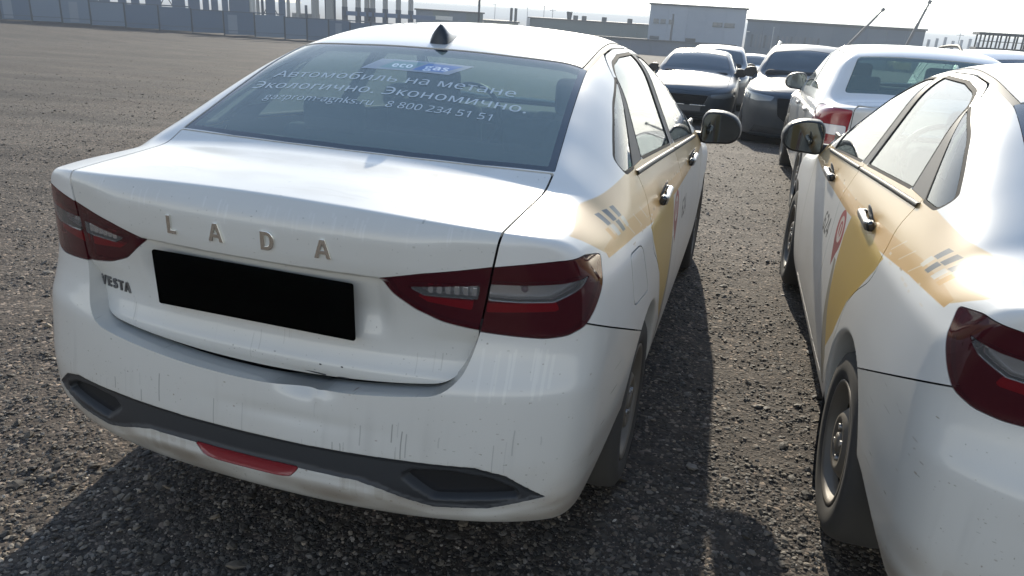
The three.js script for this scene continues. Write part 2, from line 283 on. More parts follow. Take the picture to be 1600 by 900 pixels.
sedan.extra = (x, y) => {
  const ax = Math.abs(x); let d = 0;
  if (y < 0.56) {
    d -= 0.007 * sstep(0.001, -0.011, trimPoly(ax, y));
    d -= 0.034 * sstep(0.010, -0.012, pocketPoly(ax, y));
    d -= 0.004 * sstep(0.0, -0.009, fogPoly(x, y));
    d += 0.006 * sstep(0.43, 0.40, y) * sstep(0.004, 0.03, trimPoly(ax, y));
  }
  // a knock in the middle of the bumper's top edge
  d -= 0.017 * Math.exp(-(((x - 0.165) / 0.07) ** 2) - ((y - 0.662) / 0.024) ** 2);
  d += 0.006 * Math.exp(-(((x - 0.205) / 0.014) ** 2) - ((y - 0.648) / 0.02) ** 2);
  d -= 0.004 * Math.exp(-(((x - 0.12) / 0.2) ** 2) - ((y - 0.575) / 0.018) ** 2);
  return d;
};

const noise3 = new ImprovedNoise();
const fbm = (x, y, z) => noise3.noise(x, y, z) + 0.5 * noise3.noise(x * 2.1, y * 2.1, z * 2.1) + 0.25 * noise3.noise(x * 4.3, y * 4.3, z * 4.3);
// road dust and rain streaks on the paint: low, on the tail, on flat tops; stays put whatever the light
function grime(x, y, z, nx, ny, nz) {
  const low = sstep(0.75, 0.25, y), f = fbm(x * 3, y * 3, z * 3), tail = sstep(0.5, 0.9, z);
  const s = noise3.noise(x * 60 + z * 20, y * 2.2, 3.7) * noise3.noise(x * 17, y * 3, 9.1), streak = clamp(s * 4 - 0.15, 0, 1) * tail * sstep(0.42, 0.60, y) * sstep(0.72, 0.5, y);
  const dust = clamp(0.10 + 0.06 * f + 0.16 * low * (0.8 + 0.5 * f) + 0.05 * Math.max(0, ny) + 0.05 * tail, 0, 0.6);
  const spot = noise3.noise(x * 45, y * 45, z * 45) > 0.62 && z > 0.3 ? 0.25 : 0;
  const k = 1 - 0.45 * dust - 0.12 * streak;
  return [k, k * (1 - 0.10 * dust), k * (1 - 0.24 * dust)];
}
// ---------------------------------------------------------------- helpers for things and parts
const used = {};
const numbered = n => { used[n] = (used[n] ?? -1) + 1; return used[n] ? n + '_' + String(used[n]).padStart(3, '0') : n; };
function tag(o, label, category, group, kind) { o.userData.label = label; if (category) o.userData.category = category; if (group) o.userData.group = group; if (kind) o.userData.kind = kind; return o; }
function part(name, geo, m, parent) { const o = new THREE.Mesh(geo, m); o.name = name; o.castShadow = o.receiveShadow = true; (parent || scene).add(o); return o; }
function group(name, parent) { const g = new THREE.Group(); g.name = name; (parent || scene).add(g); return g; }
const merged = list => mergeGeometries(list.map(g => { g = g.index ? g.toNonIndexed() : g; for (const k of Object.keys(g.attributes)) if (!['position', 'normal', 'uv'].includes(k)) g.deleteAttribute(k); return g; }));
const std = (r, g, b, rough = 0.6, o = {}) => new THREE.MeshStandardMaterial({ color: new THREE.Color().setRGB(r, g, b), roughness: rough, ...o });
const phys = (r, g, b, rough, o = {}) => new THREE.MeshPhysicalMaterial({ color: new THREE.Color().setRGB(r, g, b), roughness: rough, ...o });
const rbox = (w, h, d, r, x = 0, y = 0, z = 0, s = 2) => { const g = new RoundedBoxGeometry(w, h, d, s, Math.min(r, w / 2.01, h / 2.01, d / 2.01)); g.translate(x, y, z); return g; };
const box = (w, h, d, x = 0, y = 0, z = 0) => { const g = new THREE.BoxGeometry(w, h, d); g.translate(x, y, z); return g; };
const shapeOf = P => new THREE.Shape(P.map(p => new THREE.Vector2(p[0], p[1])));
function canvasTex(w, h, draw, o = {}) { const c = document.createElement('canvas'); c.width = w; c.height = h; draw(c.getContext('2d'), w, h); const t = new THREE.CanvasTexture(c); t.colorSpace = THREE.SRGBColorSpace; t.anisotropy = 8; Object.assign(t, o); return t; }
const font = await new FontLoader().loadAsync('fonts/droid/droid_sans_bold.typeface.json');

// ---------------------------------------------------------------- car materials
const dustTex = (() => { // fine dust relief and gloss variation for paint
  const n = 256, d = new Uint8Array(n * n * 4), r = rng(5);
  for (let i = 0; i < n * n; i++) { const x = i % n, y = (i / n) | 0, f = fbm(x / 32, y / 32, 2.5), v = clamp(150 + 70 * f + (r() - 0.5) * 50, 0, 255); d.set([v, v, v, 255], i * 4); }
  const t = new THREE.DataTexture(d, n, n); t.magFilter = t.minFilter = THREE.LinearFilter; t.wrapS = t.wrapT = THREE.RepeatWrapping; t.repeat.set(3, 3); t.needsUpdate = true; return t;
})();
const paint = phys(0.68, 0.68, 0.655, 0.42, { vertexColors: true, clearcoat: 0.8, clearcoatRoughness: 0.09 });
const bumperPaint = phys(0.69, 0.685, 0.655, 0.45, { vertexColors: true, clearcoat: 0.9, clearcoatRoughness: 0.12 });
const blackPlastic = std(0.028, 0.030, 0.033, 0.55), blackGloss = phys(0.012, 0.013, 0.014, 0.25, { clearcoat: 0.6 }), darkTrim = std(0.05, 0.052, 0.055, 0.6);
const mirrorShell = std(0.014, 0.015, 0.017, 0.45);
const hole = std(0.006, 0.006, 0.007, 0.9), lining = std(0.035, 0.036, 0.038, 0.9), seatCloth = std(0.05, 0.052, 0.056, 0.9), ceilingCloth = std(0.42, 0.41, 0.38, 0.95);
const chrome = std(0.88, 0.86, 0.80, 0.2, { metalness: 1 }), dullChrome = std(0.42, 0.42, 0.42, 0.45, { metalness: 1 }), badgeGrey = std(0.16, 0.16, 0.16, 0.3, { metalness: 0.8 });
const rearGlassM = phys(0.47, 0.60, 0.57, 0.02, { transmission: 0.76, thickness: 0, ior: 1.5 });
const sideGlassM = phys(0.55, 0.63, 0.60, 0.02, { transmission: 0.94, thickness: 0, ior: 1.5 });
const frit = phys(0.02, 0.024, 0.026, 0.08, { clearcoat: 0.5 });
const redLens = phys(0.36, 0.045, 0.075, 0.05, { transmission: 0.9, thickness: 0, ior: 1.5 });
const clearLens = phys(0.78, 0.79, 0.80, 0.03, { transmission: 0.92, thickness: 0, ior: 1.5 });
const lampBody = std(0.07, 0.016, 0.024, 0.5), lampBar = phys(0.9, 0.16, 0.16, 0.35, { clearcoat: 0.5 }), reflector = std(0.80, 0.80, 0.80, 0.25, { metalness: 1 }), redReflector = phys(0.20, 0.012, 0.018, 0.45, { clearcoat: 0.6 });
const rubber = std(0.022, 0.021, 0.020, 0.85), dustyRubber = std(0.046, 0.042, 0.037, 0.9), steelRim = std(0.15, 0.132, 0.108, 0.55, { metalness: 0.2 }), sandRim = std(0.16, 0.145, 0.125, 0.7);
const mirrorM = std(0.13, 0.15, 0.16, 0.03, { metalness: 1 });

// flat print on the flanks: orange band, yellow tongue, red disc, checks, car number, a painted shadow arc; the paint's own white elsewhere
const livery = side => canvasTex(2048, 768, (g, w, h) => {
  const Z = z => (z + 3.0) / 3.8, X = z => (side > 0 ? 1 - Z(z) : Z(z)) * w, Y = y => h - (y - 0.1) / 1.425 * h; // seen from the side, front to the right on the right flank
  g.fillStyle = '#ffffff'; g.fillRect(0, 0, w, h);
  const P = (pts, c) => { g.fillStyle = c; g.beginPath(); pts.forEach(([z, y], i) => i ? g.lineTo(X(z), Y(y)) : g.moveTo(X(z), Y(y))); g.closePath(); g.fill(); };
  P([[0.69, 1.062], [0.29, 1.098], [0.02, 1.122], [-0.9, 1.066], [-1.7, 1.016], [-2.0, 1.0], [-2.4, 0.97], [-2.4, 0.93], [-1.5, 0.945], [-0.7, 0.958], [-0.05, 0.985], [0.29, 1.003], [0.56, 0.995]], '#f3d09a');
  P([[0.56, 1.004], [0.29, 1.018], [-0.05, 1.0], [-0.7, 0.968], [-1.5, 0.953], [-2.1, 0.93], [-1.5, 0.905], [-0.7, 0.915], [-0.05, 0.945], [0.29, 0.972], [0.55, 0.98]], '#ebba70');  // lower strip of the same band, its turn from the sky painted darker
  // yellow tongue on the rear door
  P([[0.06, 0.945], [0.03, 0.90], [-0.10, 0.80], [-0.22, 0.71], [-0.34, 0.55], [-0.47, 0.44], [-0.56, 0.55], [-0.60, 0.72], [-0.60, 0.84], [-0.56, 0.93], [-0.4, 0.955]], '#e4bf5e');
  P([[-0.44, 0.42], [-0.55, 0.56], [-0.62, 0.74], [-0.66, 0.74], [-0.62, 0.5], [-0.50, 0.30], [-0.44, 0.30]], '#a9a494');  // grey-brown arc: mirror shadow and reflection painted into the print
  // red disc with a pale ring
  g.fillStyle = '#c3323a'; g.beginPath(); g.ellipse(X(-0.70), Y(0.83), 0.085 * w / 3.8, 0.085 * h / 1.425, 0, 0, 7); g.fill();
  P([[-0.62, 0.80], [-0.78, 0.80], [-0.71, 0.69]], '#a72a33');
  g.strokeStyle = '#f6e9e4'; g.lineWidth = 11; g.beginPath(); g.ellipse(X(-0.70), Y(0.84), 0.042 * w / 3.8, 0.042 * h / 1.425, 0, 0, 7); g.stroke(); g.beginPath(); g.moveTo(X(-0.70), Y(0.86)); g.lineTo(X(-0.70), Y(0.79)); g.stroke();
  g.fillStyle = '#565d5f'; g.font = 'bold 62px sans-serif'; g.textAlign = 'center'; g.fillText('624', X(-1.05), Y(0.735));
  // grey checks in the band, leaning bars
  const bar = (z, y, c, ww = 0.026) => P([[z + ww / 2 + 0.006, y + 0.014], [z - ww / 2 + 0.006, y + 0.014], [z - ww / 2 - 0.006, y - 0.014], [z + ww / 2 - 0.006, y - 0.014]], c);
  bar(0.43, 1.047, '#4f5553'); bar(0.385, 1.049, '#4f5553'); bar(0.34, 1.051, '#5f635e'); bar(0.408, 1.017, '#efe4cf'); bar(0.362, 1.019, '#4a504e'); bar(0.45, 1.016, '#e9ad38'); bar(0.318, 1.021, '#efe4cf');
  // peeling edges, scuffs
  const r = rng(side + 9);
  for (let i = 0; i < 46; i++) { const z = -1.9 + r() * 2.4, y = 0.95 + r() * 0.03; g.fillStyle = r() < 0.6 ? 'rgba(250,240,225,0.7)' : 'rgba(150,110,60,0.5)'; g.fillRect(X(z), Y(y), 2 + r() * 16, 1 + r() * 3); }
  g.strokeStyle = 'rgba(250,235,210,.8)'; g.lineWidth = 2; for (const z of [0.33, 0.22, 0.12]) { g.beginPath(); g.moveTo(X(z), Y(1.02)); g.lineTo(X(z - 0.06), Y(0.975)); g.stroke(); }
});
const flankPaint = [-1, 1].map(s => phys(0.68, 0.68, 0.655, 0.42, { vertexColors: true, map: livery(s), clearcoat: 0.45, clearcoatRoughness: 0.2 }));
const flankUV = s => (x, y, z) => { const u = (z + 3.0) / 3.8; return [clamp(s > 0 ? 1 - u : u, 0.001, 0.999), clamp((y - 0.1) / 1.425, 0.001, 0.999)]; };

// stains that stay on the paint: rain streaks, splashes, chips, wiped dust (boot lid unrolled over its edge; bumper seen from behind)
const stains = (w, h, seed, u, v, draw) => canvasTex(w, h, (g) => {
  const r = rng(seed); g.fillStyle = '#f4f4f2'; g.fillRect(0, 0, w, h);
  const X = x => (x - u[0]) / (u[1] - u[0]) * w, Y = y => h - (y - v[0]) / (v[1] - v[0]) * h, k = w / (u[1] - u[0]);
  const blot = (x, y, rx, ry, c) => { g.fillStyle = c; g.beginPath(); g.ellipse(X(x), Y(y), rx * k, ry * k, 0, 0, 7); g.fill(); };
  const streak = (x, y0, len, wd, c) => { g.strokeStyle = c; g.lineWidth = wd * k; g.lineCap = 'round'; g.beginPath(); g.moveTo(X(x), Y(y0)); const b = (r() - 0.5) * 0.006; g.quadraticCurveTo(X(x + b), Y(y0 - len / 2), X(x + b * 0.4), Y(y0 - len)); g.stroke(); };
  draw({ g, r, X, Y, k, blot, streak });
}, {});
const bumperMap = stains(2048, 700, 21, [-0.92, 0.92], [0.30, 0.90], ({ g, r, blot, streak }) => {
  for (let i = 0; i < 1000; i++) { const y = 0.33 + 0.5 * r() ** 1.8; blot(-0.9 + 1.8 * r(), y, 0.0008 + 0.003 * r() ** 4, 0.0008 + 0.002 * r() ** 4, `rgba(${70 + 40 * r() | 0},${66 + 30 * r() | 0},56,${0.15 + 0.35 * r()})`); }
  for (let i = 0; i < 22; i++) streak(-0.8 + 1.6 * r(), 0.64 - 0.12 * r() ** 0.5, 0.02 + 0.07 * r(), 0.0012 + 0.002 * r(), `rgba(90,92,90,${0.08 + 0.25 * r() ** 2})`);
  for (const [x, y, l, a] of [[-0.265, 0.605, 0.075, 0.6], [-0.43, 0.555, 0.03, 0.55], [-0.33, 0.545, 0.03, 0.5], [0.40, 0.60, 0.045, 0.55], [0.425, 0.585, 0.07, 0.6], [0.436, 0.58, 0.06, 0.4], [0.32, 0.585, 0.05, 0.35], [0.25, 0.53, 0.03, 0.4], [0.27, 0.53, 0.03, 0.4]]) streak(x, y, l, 0.0028, `rgba(92,94,92,${a * 0.75})`);
  for (let i = 0; i < 16; i++) streak(0.55 + 0.2 * r(), 0.80 - 0.02 * r(), 0.07 + 0.05 * r(), 0.004 + 0.003 * r(), `rgba(255,255,252,${0.5 + 0.5 * r()})`);
  for (let i = 0; i < 22; i++) streak(-0.85 + 1.7 * r(), 0.47 + 0.02 * r(), 0.05 + 0.06 * r(), 0.012 + 0.02 * r(), `rgba(128,112,88,${0.05 + 0.08 * r()})`);
  g.filter = 'blur(10px)'; for (let i = 0; i < 40; i++) blot(-0.9 + 1.8 * r(), 0.34 + 0.06 * r(), 0.05 + 0.06 * r(), 0.02, 'rgba(120,104,80,0.16)'); for (const s of [-1, 1]) for (let i = 0; i < 20; i++) blot(s * (0.78 + 0.1 * r()), 0.34 + 0.16 * r(), 0.03, 0.03, 'rgba(140,124,98,0.05)'); g.filter = 'none';
});
const lidMap = stains(1400, 1024, 22, [-0.64, 0.64], [0.64, 1.57], ({ g, r, X, Y, blot, streak }) => {
  for (let i = 0; i < 700; i++) blot(-0.6 + 1.2 * r(), 0.66 + 0.88 * r(), 0.0008 + 0.0025 * r() ** 4, 0.0008 + 0.002 * r() ** 4, `rgba(80,78,70,${0.12 + 0.3 * r()})`);
  for (let i = 0; i < 40; i++) streak(-0.58 + 1.16 * r(), 1.10 - 0.03 * r(), 0.015 + 0.03 * r(), 0.003 + 0.003 * r(), `rgba(255,255,255,${0.3 + 0.5 * r()})`);
  for (let i = 0; i < 14; i++) streak(-0.55 + 1.1 * r(), 0.78 - 0.05 * r(), 0.02 + 0.05 * r(), 0.0015 + 0.003 * r(), `rgba(120,118,108,${0.06 + 0.16 * r()})`);
  g.filter = 'blur(3px)'; g.lineCap = 'round';
  for (let i = 0; i < 90; i++) { const x = -0.5 + r(), y = 1.16 + 0.36 * r(), l = 0.03 + 0.10 * r(), a = (r() - 0.5) * 0.5; g.strokeStyle = r() < 0.5 ? `rgba(255,255,255,${0.25 + 0.4 * r()})` : `rgba(200,198,188,${0.2 + 0.3 * r()})`; g.lineWidth = 2 + 7 * r(); g.beginPath(); g.moveTo(X(x), Y(y)); g.quadraticCurveTo(X(x + l / 2), Y(y + 0.02 * r()), X(x + l), Y(y + l * a)); g.stroke(); }
  g.filter = 'blur(12px)'; for (let i = 0; i < 60; i++) blot(-0.6 + 1.2 * r(), 1.12 + 0.42 * r(), 0.03 + 0.08 * r(), 0.01 + 0.03 * r(), r() < 0.5 ? 'rgba(205,203,194,0.25)' : 'rgba(255,255,255,0.3)'); g.filter = 'none';
});
bumperPaint.map = bumperMap; const lidPaint = paint.clone(); lidPaint.map = lidMap;
const bumperUV = (x, y) => [clamp((x + 0.92) / 1.84, 0, 1), clamp((y - 0.30) / 0.60, 0, 1)], lidUV = (x, y, z) => [clamp((x + 0.64) / 1.28, 0, 1), clamp(((y > 1.085 ? 1.107 + Math.max(0, 0.853 - 0.2 * x * x - z) : y) - 0.64) / 0.93, 0, 1)];

// ---------------------------------------------------------------- wheels (axis along x, outer face towards +x)
function lathe(P, seg = 48) { const g = new THREE.LatheGeometry(P.map(([r, x]) => new THREE.Vector2(r, x)), seg); g.rotateZ(-Math.PI / 2); return g; }
function makeWheel(parent, x, z, side, R, W, rimM, spokes) {
  const w = group('wheel', parent); w.position.set(x, R, z); if (side < 0) w.rotation.y = Math.PI;
  const r = R * 0.635, h = W / 2;
  part('tyre', lathe([[r, -h * 0.8], [r * 1.08, -h * 0.98], [R * 0.86, -h * 1.06], [R * 0.95, -h * 0.95], [R * 0.985, -h * 0.72], [R, -h * 0.4], [R, h * 0.4], [R * 0.985, h * 0.72], [R * 0.955, h * 0.93], [R * 0.87, h * 1.06], [R * 0.76, h * 1.05], [r * 1.08, h * 0.98], [r, h * 0.86]]), dustyRubber, w);
  const rim = part('rim', merged([lathe([[r * 1.03, h * 0.93], [r * 1.05, h * 0.99], [r * 1.0, h * 1.0], [r * 0.96, h * 0.9], [r * 0.93, h * 0.68], [r * 0.88, h * 0.56], [r * 0.80, h * 0.53]], 40), lathe([[r * 0.99, h * 0.9], [r * 0.93, -h * 0.8], [r * 0.98, -h * 0.9]], 32)]), rimM, w);
  if (spokes) {
    const sh = []; for (let i = 0; i < spokes; i++) { const a = i * 2 * Math.PI / spokes, b = rbox(h * 0.25, r * 0.66, r * 0.26, 0.01, h * 0.62, r * 0.58, 0); b.rotateX(a); sh.push(b); }
    part('wheel_spokes', merged([...sh, lathe([[0.001, h * 0.8], [r * 0.24, h * 0.78], [r * 0.3, h * 0.5]], 24)]), rimM, w);
  } else {
    const s = new THREE.Shape(); s.absarc(0, 0, r * 0.84, 0, 7);
    for (let i = 0; i < 14; i++) { const a = i * 2 * Math.PI / 14, q = new THREE.Path(); q.absellipse(Math.cos(a) * r * 0.69, Math.sin(a) * r * 0.69, r * 0.055, r * 0.085, 0, 7, false, a); s.holes.push(q); }
    const d = new THREE.ExtrudeGeometry(s, { depth: 0.006, bevelSize: 0.004, bevelThickness: 0.004, bevelSegments: 1, curveSegments: 8 }); d.rotateY(Math.PI / 2); d.translate(h * 0.55, 0, 0);
    const dish = lathe([[r * 0.62, h * 0.60], [r * 0.55, h * 0.76], [r * 0.46, h * 0.93], [r * 0.38, h * 0.92], [r * 0.31, h * 0.74], [r * 0.17, h * 0.74], [r * 0.16, h * 0.94], [r * 0.10, h * 0.98], [0.001, h * 0.98]], 40);
    part('wheel_disc', merged([d, dish]), rimM, w);
    for (let i = 0; i < 4; i++) { const a = i * Math.PI / 2 + 0.4, n = new THREE.CylinderGeometry(0.010, 0.011, 0.018, 6); n.rotateZ(-Math.PI / 2); n.translate(h * 0.78 + 0.006, Math.cos(a) * r * 0.26, Math.sin(a) * r * 0.26); part('wheel_nut', n, dullChrome, w); }
  }
  part('brake_drum', lathe([[0.001, h * 0.1], [r * 0.8, h * 0.1], [r * 0.82, -h * 0.3], [0.001, -h * 0.3]], 24), hole, w);
  return w;
}
function mirrorPair(car, x, y, z, mats = mirrorShell) {
  for (const s of [-1, 1]) {
    const m = group('door_mirror', car); m.position.set(s * x, y, z);
    const P = rounded([[0, -0.075], [0.0, 0.045], [0.02, 0.072], [0.10, 0.074], [0.165, 0.05], [0.192, 0], [0.185, -0.045], [0.15, -0.072], [0.02, -0.082]].map(([a, b]) => [a * s, b]), 0.03, 3); if (s < 0) P.reverse();
    const g = new THREE.ExtrudeGeometry(shapeOf(P), { depth: 0.05, bevelSize: 0.012, bevelThickness: 0.035, bevelSegments: 4, curveSegments: 4 }); g.translate(0, 0, -0.05);
    part('mirror_housing', g, mats, m);
    const Q = P.map(([a, b]) => [(a - 0.097 * s) * 0.99 + 0.097 * s, b * 0.985]), gg = new THREE.ExtrudeGeometry(shapeOf(Q), { depth: 0.004, bevelEnabled: false, curveSegments: 4 }); gg.translate(0, 0, 0.0345);
    part('mirror_glass', gg, mirrorM, m);
    const arm = rbox(0.10, 0.055, 0.07, 0.02, -0.03 * s, -0.065, -0.03); part('mirror_arm', arm, mats, m);
    const sail = rbox(0.02, 0.10, 0.15, 0.008, -0.075 * s, -0.02, 0.03); part('mirror_base', sail, mats, m);
  }
}
function seats(car, z0, w, y0 = 0) {
  const seat = (x, z) => { const s = group('seat', car); s.position.set(x, y0, z); const b = rbox(0.48, 0.62, 0.13, 0.05, 0, 0.82, 0.02); b.rotateX(0); part('seat_back', b, seatCloth, s); part('headrest', rbox(0.27, 0.17, 0.09, 0.04, 0, 1.20, 0.04), seatCloth, s); part('seat_cushion', rbox(0.48, 0.14, 0.5, 0.05, 0, 0.48, -0.27), seatCloth, s); };
  seat(-0.37, z0); seat(0.37, z0);
  const b = group('rear_bench', car); b.position.set(0, y0, z0 + 0.86); part('seat_back', rbox(w, 0.56, 0.12, 0.05, 0, 0.82, 0.03), seatCloth, b); part('seat_cushion', rbox(w, 0.14, 0.46, 0.05, 0, 0.48, -0.26), seatCloth, b);
  for (const x of [-0.4, 0.4]) part('headrest', rbox(0.25, 0.13, 0.08, 0.035, x, 1.14, 0.05), seatCloth, b);
  const wheel = new THREE.TorusGeometry(0.185, 0.014, 8, 28); wheel.rotateX(-0.42); wheel.translate(-0.37, 1.0 + y0, z0 - 0.42);
  const hub = new THREE.CylinderGeometry(0.06, 0.07, 0.05, 12); hub.rotateX(Math.PI / 2 - 0.42); hub.translate(-0.37, 1.0 + y0, z0 - 0.43); const sp = box(0.35, 0.035, 0.02); sp.rotateX(-0.42); sp.translate(-0.37, 1.0 + y0, z0 - 0.42);
  part('steering_wheel', merged([wheel, hub, sp]), blackPlastic, car);
  part('dashboard', rbox(w + 0.1, 0.28, 0.42, 0.08, 0, 0.905 + y0, z0 - 0.74), lining, car);
}

// ---------------------------------------------------------------- the white sedan
function buildSedan() {
  const car = group(numbered('white_sedan'));
  const M0 = netMesh(sedan.F, [-0.968, 0.16, -3.52], [0.968, 1.56, 1.04], 0.0085);
  let lid, rest, lampsIn, lampsOut, x;
  const G = 0.0024;
  const sideSplit = M => cut(M, px => px); // [left, right]
  [lid] = cut(netMesh(sedan.boot, [-0.72, 0.58, 0.28], [0.72, 1.25, 1.04], 0.0065), sedan.lidField, 0.0036);
  [x, rest] = cut(M0, (px, y, z) => sedan.lidField(px, y, z, -0.003), G);
  [lampsIn, lid] = cut(lid, lampField, 0.0012);
  [lampsOut, rest] = cut(rest, lampField, 0.0012);
  let glassR, glassF, border;
  [glassR, rest] = cut(rest, (px, y, z) => Math.max(rearWindow(Math.abs(px), z), 1.0 - y), 0.001);
  [glassF, rest] = cut(rest, (px, y, z) => Math.max(shield(Math.abs(px), z), 0.98 - y), 0.001);
  const sidePanels = {};
  const take = (name, f, gap) => { let a;[a, rest] = cut(rest, sideField(f), gap); sidePanels[name] = sideSplit(a); };
  take('qglass', quarterGlass, 0.001); take('rglass', rearGlass, 0.001); take('fglass', frontGlass, 0.001);
  take('pillarC', pillarC, 0.0004); take('pillarB', pillarB, 0.0004);
  take('seal', (z, y) => Math.min(frontGlass(z, y), rearGlass(z, y), quarterGlass(z, y)) - 0.010, 0.0003);
  take('rdoor', rearDoor, G); take('fdoor', frontDoor, G);
  let bumper, trim, fog, pocket;
  [bumper, rest] = cut(rest, (px, y, z) => Math.max(y - (z < 0.73 ? seamY(z) : 0.9), 0.06 - z), G);
  [fog, bumper] = cut(bumper, (px, y, z) => z < 0.6 ? 1 : fogPoly(px, y), 0.0008);
  [pocket, bumper] = cut(bumper, (px, y, z) => z < 0.55 ? 1 : pocketPoly(Math.abs(px), y) + 0.004, 0.0002);
  [trim, bumper] = cut(bumper, (px, y, z) => z < 0.5 ? 1 : trimPoly(Math.abs(px), y), 0.0004);
  let flap, roof, ditch, hood, front;
  [flap, rest] = cut(rest, (px, y, z) => px < 0.5 ? 1 : flapPoly(z, y), 0.0022);
  const ditchX = z => 0.556 - 0.036 * sstep(-0.25, -1.0, z);
  [roof, rest] = cut(rest, (px, y, z) => Math.max(Math.abs(px) - ditchX(z) + 0.022, 1.3 - y, -1.30 - z), 0.0006);
  [ditch, rest] = cut(rest, (px, y, z) => Math.max(Math.abs(px) - ditchX(z), 1.33 - y, -1.34 - z), 0.0004);
  [hood, rest] = cut(rest, (px, y, z) => Math.max(z + 2.02, Math.abs(px) - 0.69 + 0.05 * sstep(-2.4, -3.3, z), 0.76 - y), G);
  const base = uv => (M, m, name, parent, fl = 0.012) => { const o = part(name, toGeo(fl ? flanged(M, fl) : M, uv, grime), m, parent || car); return o; };
  const P = base(), plain = (M, m, name, parent, fl = 0.006) => part(name, toGeo(fl ? flanged(M, fl) : M), m, parent || car);
  const L = base(lidUV)(lid, lidPaint, 'trunk_lid');
  base(bumperUV)(bumper, bumperPaint, 'rear_bumper', car, (px, y, z) => sedan.lidField(px, y, z, -0.003) < 0.012 && z > 0.6 && y < 0.9 ? [-px * 0.05, y < 0.72 ? -0.007 : 0, -0.08] : 0.012);
  const B = car.children[car.children.length - 1];
  plain(trim, blackPlastic, 'bumper_trim', B, 0.004); cut(pocket, x => x).forEach(Q => plain(Q, hole, 'exhaust_recess', B, 0.01)); plain(fog, redReflector, 'fog_lamp', B, 0.008);
  P(roof, paint, 'roof'); P(hood, paint, 'hood');
  for (const D of sideSplit(ditch)) plain(offset(D, 0.004), darkTrim, 'roof_strip', car, 0);
  sideSplit(rest).forEach((Q, i) => { part('body_side', toGeo(flanged(Q, 0.012), flankUV(i ? 1 : -1), grime), flankPaint[i], car); });
  [0, 1].forEach(i => {
    const s = i ? 1 : -1;
    for (const [k, name] of [['rdoor', 'rear_door'], ['fdoor', 'front_door']]) {
      const d = part(name, toGeo(flanged(sidePanels[k][i], 0.014), flankUV(s), grime), flankPaint[i], car);
      plain(offset(sidePanels[k === 'rdoor' ? 'rglass' : 'fglass'][i], 0.005), sideGlassM, 'window', d, 0);
      const hz = k === 'rdoor' ? -0.33 : -1.33, hy = k === 'rdoor' ? 0.975 : 0.948, hx = sideX(hy, hz), n = gradAt(s * hx, hy, hz);
      const h = group('door_handle', d); h.position.set(s * hx, hy, hz); h.rotation.set(0, (hz < -1 ? 0.0 : 0.03) * s, -0.28 * s);
      part('handle_grip', rbox(0.022, 0.034, 0.20, 0.010, 0.020 * s, 0, 0), dullChrome, h);
      part('handle_end', rbox(0.026, 0.034, 0.045, 0.010, 0.013 * s, 0.001, 0.10), blackGloss, h);
      part('handle_mount', rbox(0.026, 0.028, 0.03, 0.010, 0.010 * s, 0, -0.09), blackGloss, h);
      const cup = new THREE.SphereGeometry(0.05, 20, 12); cup.scale(0.12, 0.9, 1.15); cup.translate(-0.001 * s, 0.004, 0.01); part('handle_cup', cup, darkTrim, h);
      const dw = rbox(0.02, 0.028, k === 'rdoor' ? 0.86 : 0.70, 0.006);
      const zs = k === 'rdoor' ? [-0.02, -0.90] : [-0.93, -1.70], pts = []; for (let t = 0; t <= 10; t++) { const z = mix(zs[0], zs[1], t / 10), y = 1.100 + (z < -0.02 ? (z + 0.02) * 0.056 : 0) - 0.006; pts.push(new THREE.Vector3(s * (sideX(y, z) + 0.001), y, z)); }
      const strip = new THREE.TubeGeometry(new THREE.CatmullRomCurve3(pts), 24, 0.0095, 6); part('belt_strip', strip, darkTrim, d);
    }
    plain(offset(sidePanels.seal[i], 0.001), rubber, 'window_seal', car, 0.012);
    plain(offset(sidePanels.qglass[i], 0.003), sideGlassM, 'quarter_window', car, 0);
    plain(offset(sidePanels.pillarC[i], 0.002), darkTrim, 'window_divider', car, 0.01); plain(offset(sidePanels.pillarB[i], 0.002), darkTrim, 'pillar_trim', car, 0.01);
  });
  P(flap, flankPaint[1], 'fuel_flap', car, 0.008);
  // glazing
  const inner = (px, y, z) => rearWindow(Math.abs(px) + 0.026, z) + (0.02 - 0.0);
  let gIn, gOut;[gIn, gOut] = cut(glassR, (px, y, z) => Math.max(rearWindow(Math.abs(px), z) + 0.022, 0), 0); if (!gIn.t.length) [gIn, gOut] = cut(glassR, (px, y, z) => rearWindow(Math.abs(px), z) + 0.022, 0);
  const rw = plain(offset(gIn, 0.003), rearGlassM, 'rear_window', car, 0); plain(offset(gOut, 0.003), frit, 'window_border', rw, 0);
  plain(offset(glassF, 0.003), sideGlassM, 'windscreen', car, 0);
  // tail lamps: body, bars and reflectors under red and clear lenses
  for (const [M, cl, bar, name] of [[lampsOut, clearOuter, barOuter, 'tail_lamp'], [lampsIn, clearInner, barInner, 'lid_lamp']]) sideSplit(M).forEach(S => {
    const lamp = group(name, car);
    const [c, r] = cut(S, cl, 0.0006);
    plain(r, redLens, 'red_lens', lamp, 0.010); plain(c, clearLens, 'clear_lens', lamp, 0.006);
    const [bm] = cut(S, bar, 0); const [cIn] = cut(S, cl, 0);
    let bodyM = cut(cut(S, bar, 0)[1], cl, 0)[1];
    plain(offset(bodyM, 0.022), lampBody, 'lamp_body', lamp, 0.01); plain(offset(bm, 0.010), lampBar, 'light_bar', lamp, 0.01); plain(offset(cIn, 0.026), reflector, 'reflector', lamp, -0.02);
    const side = S.p[0] > 0 ? 1 : -1;
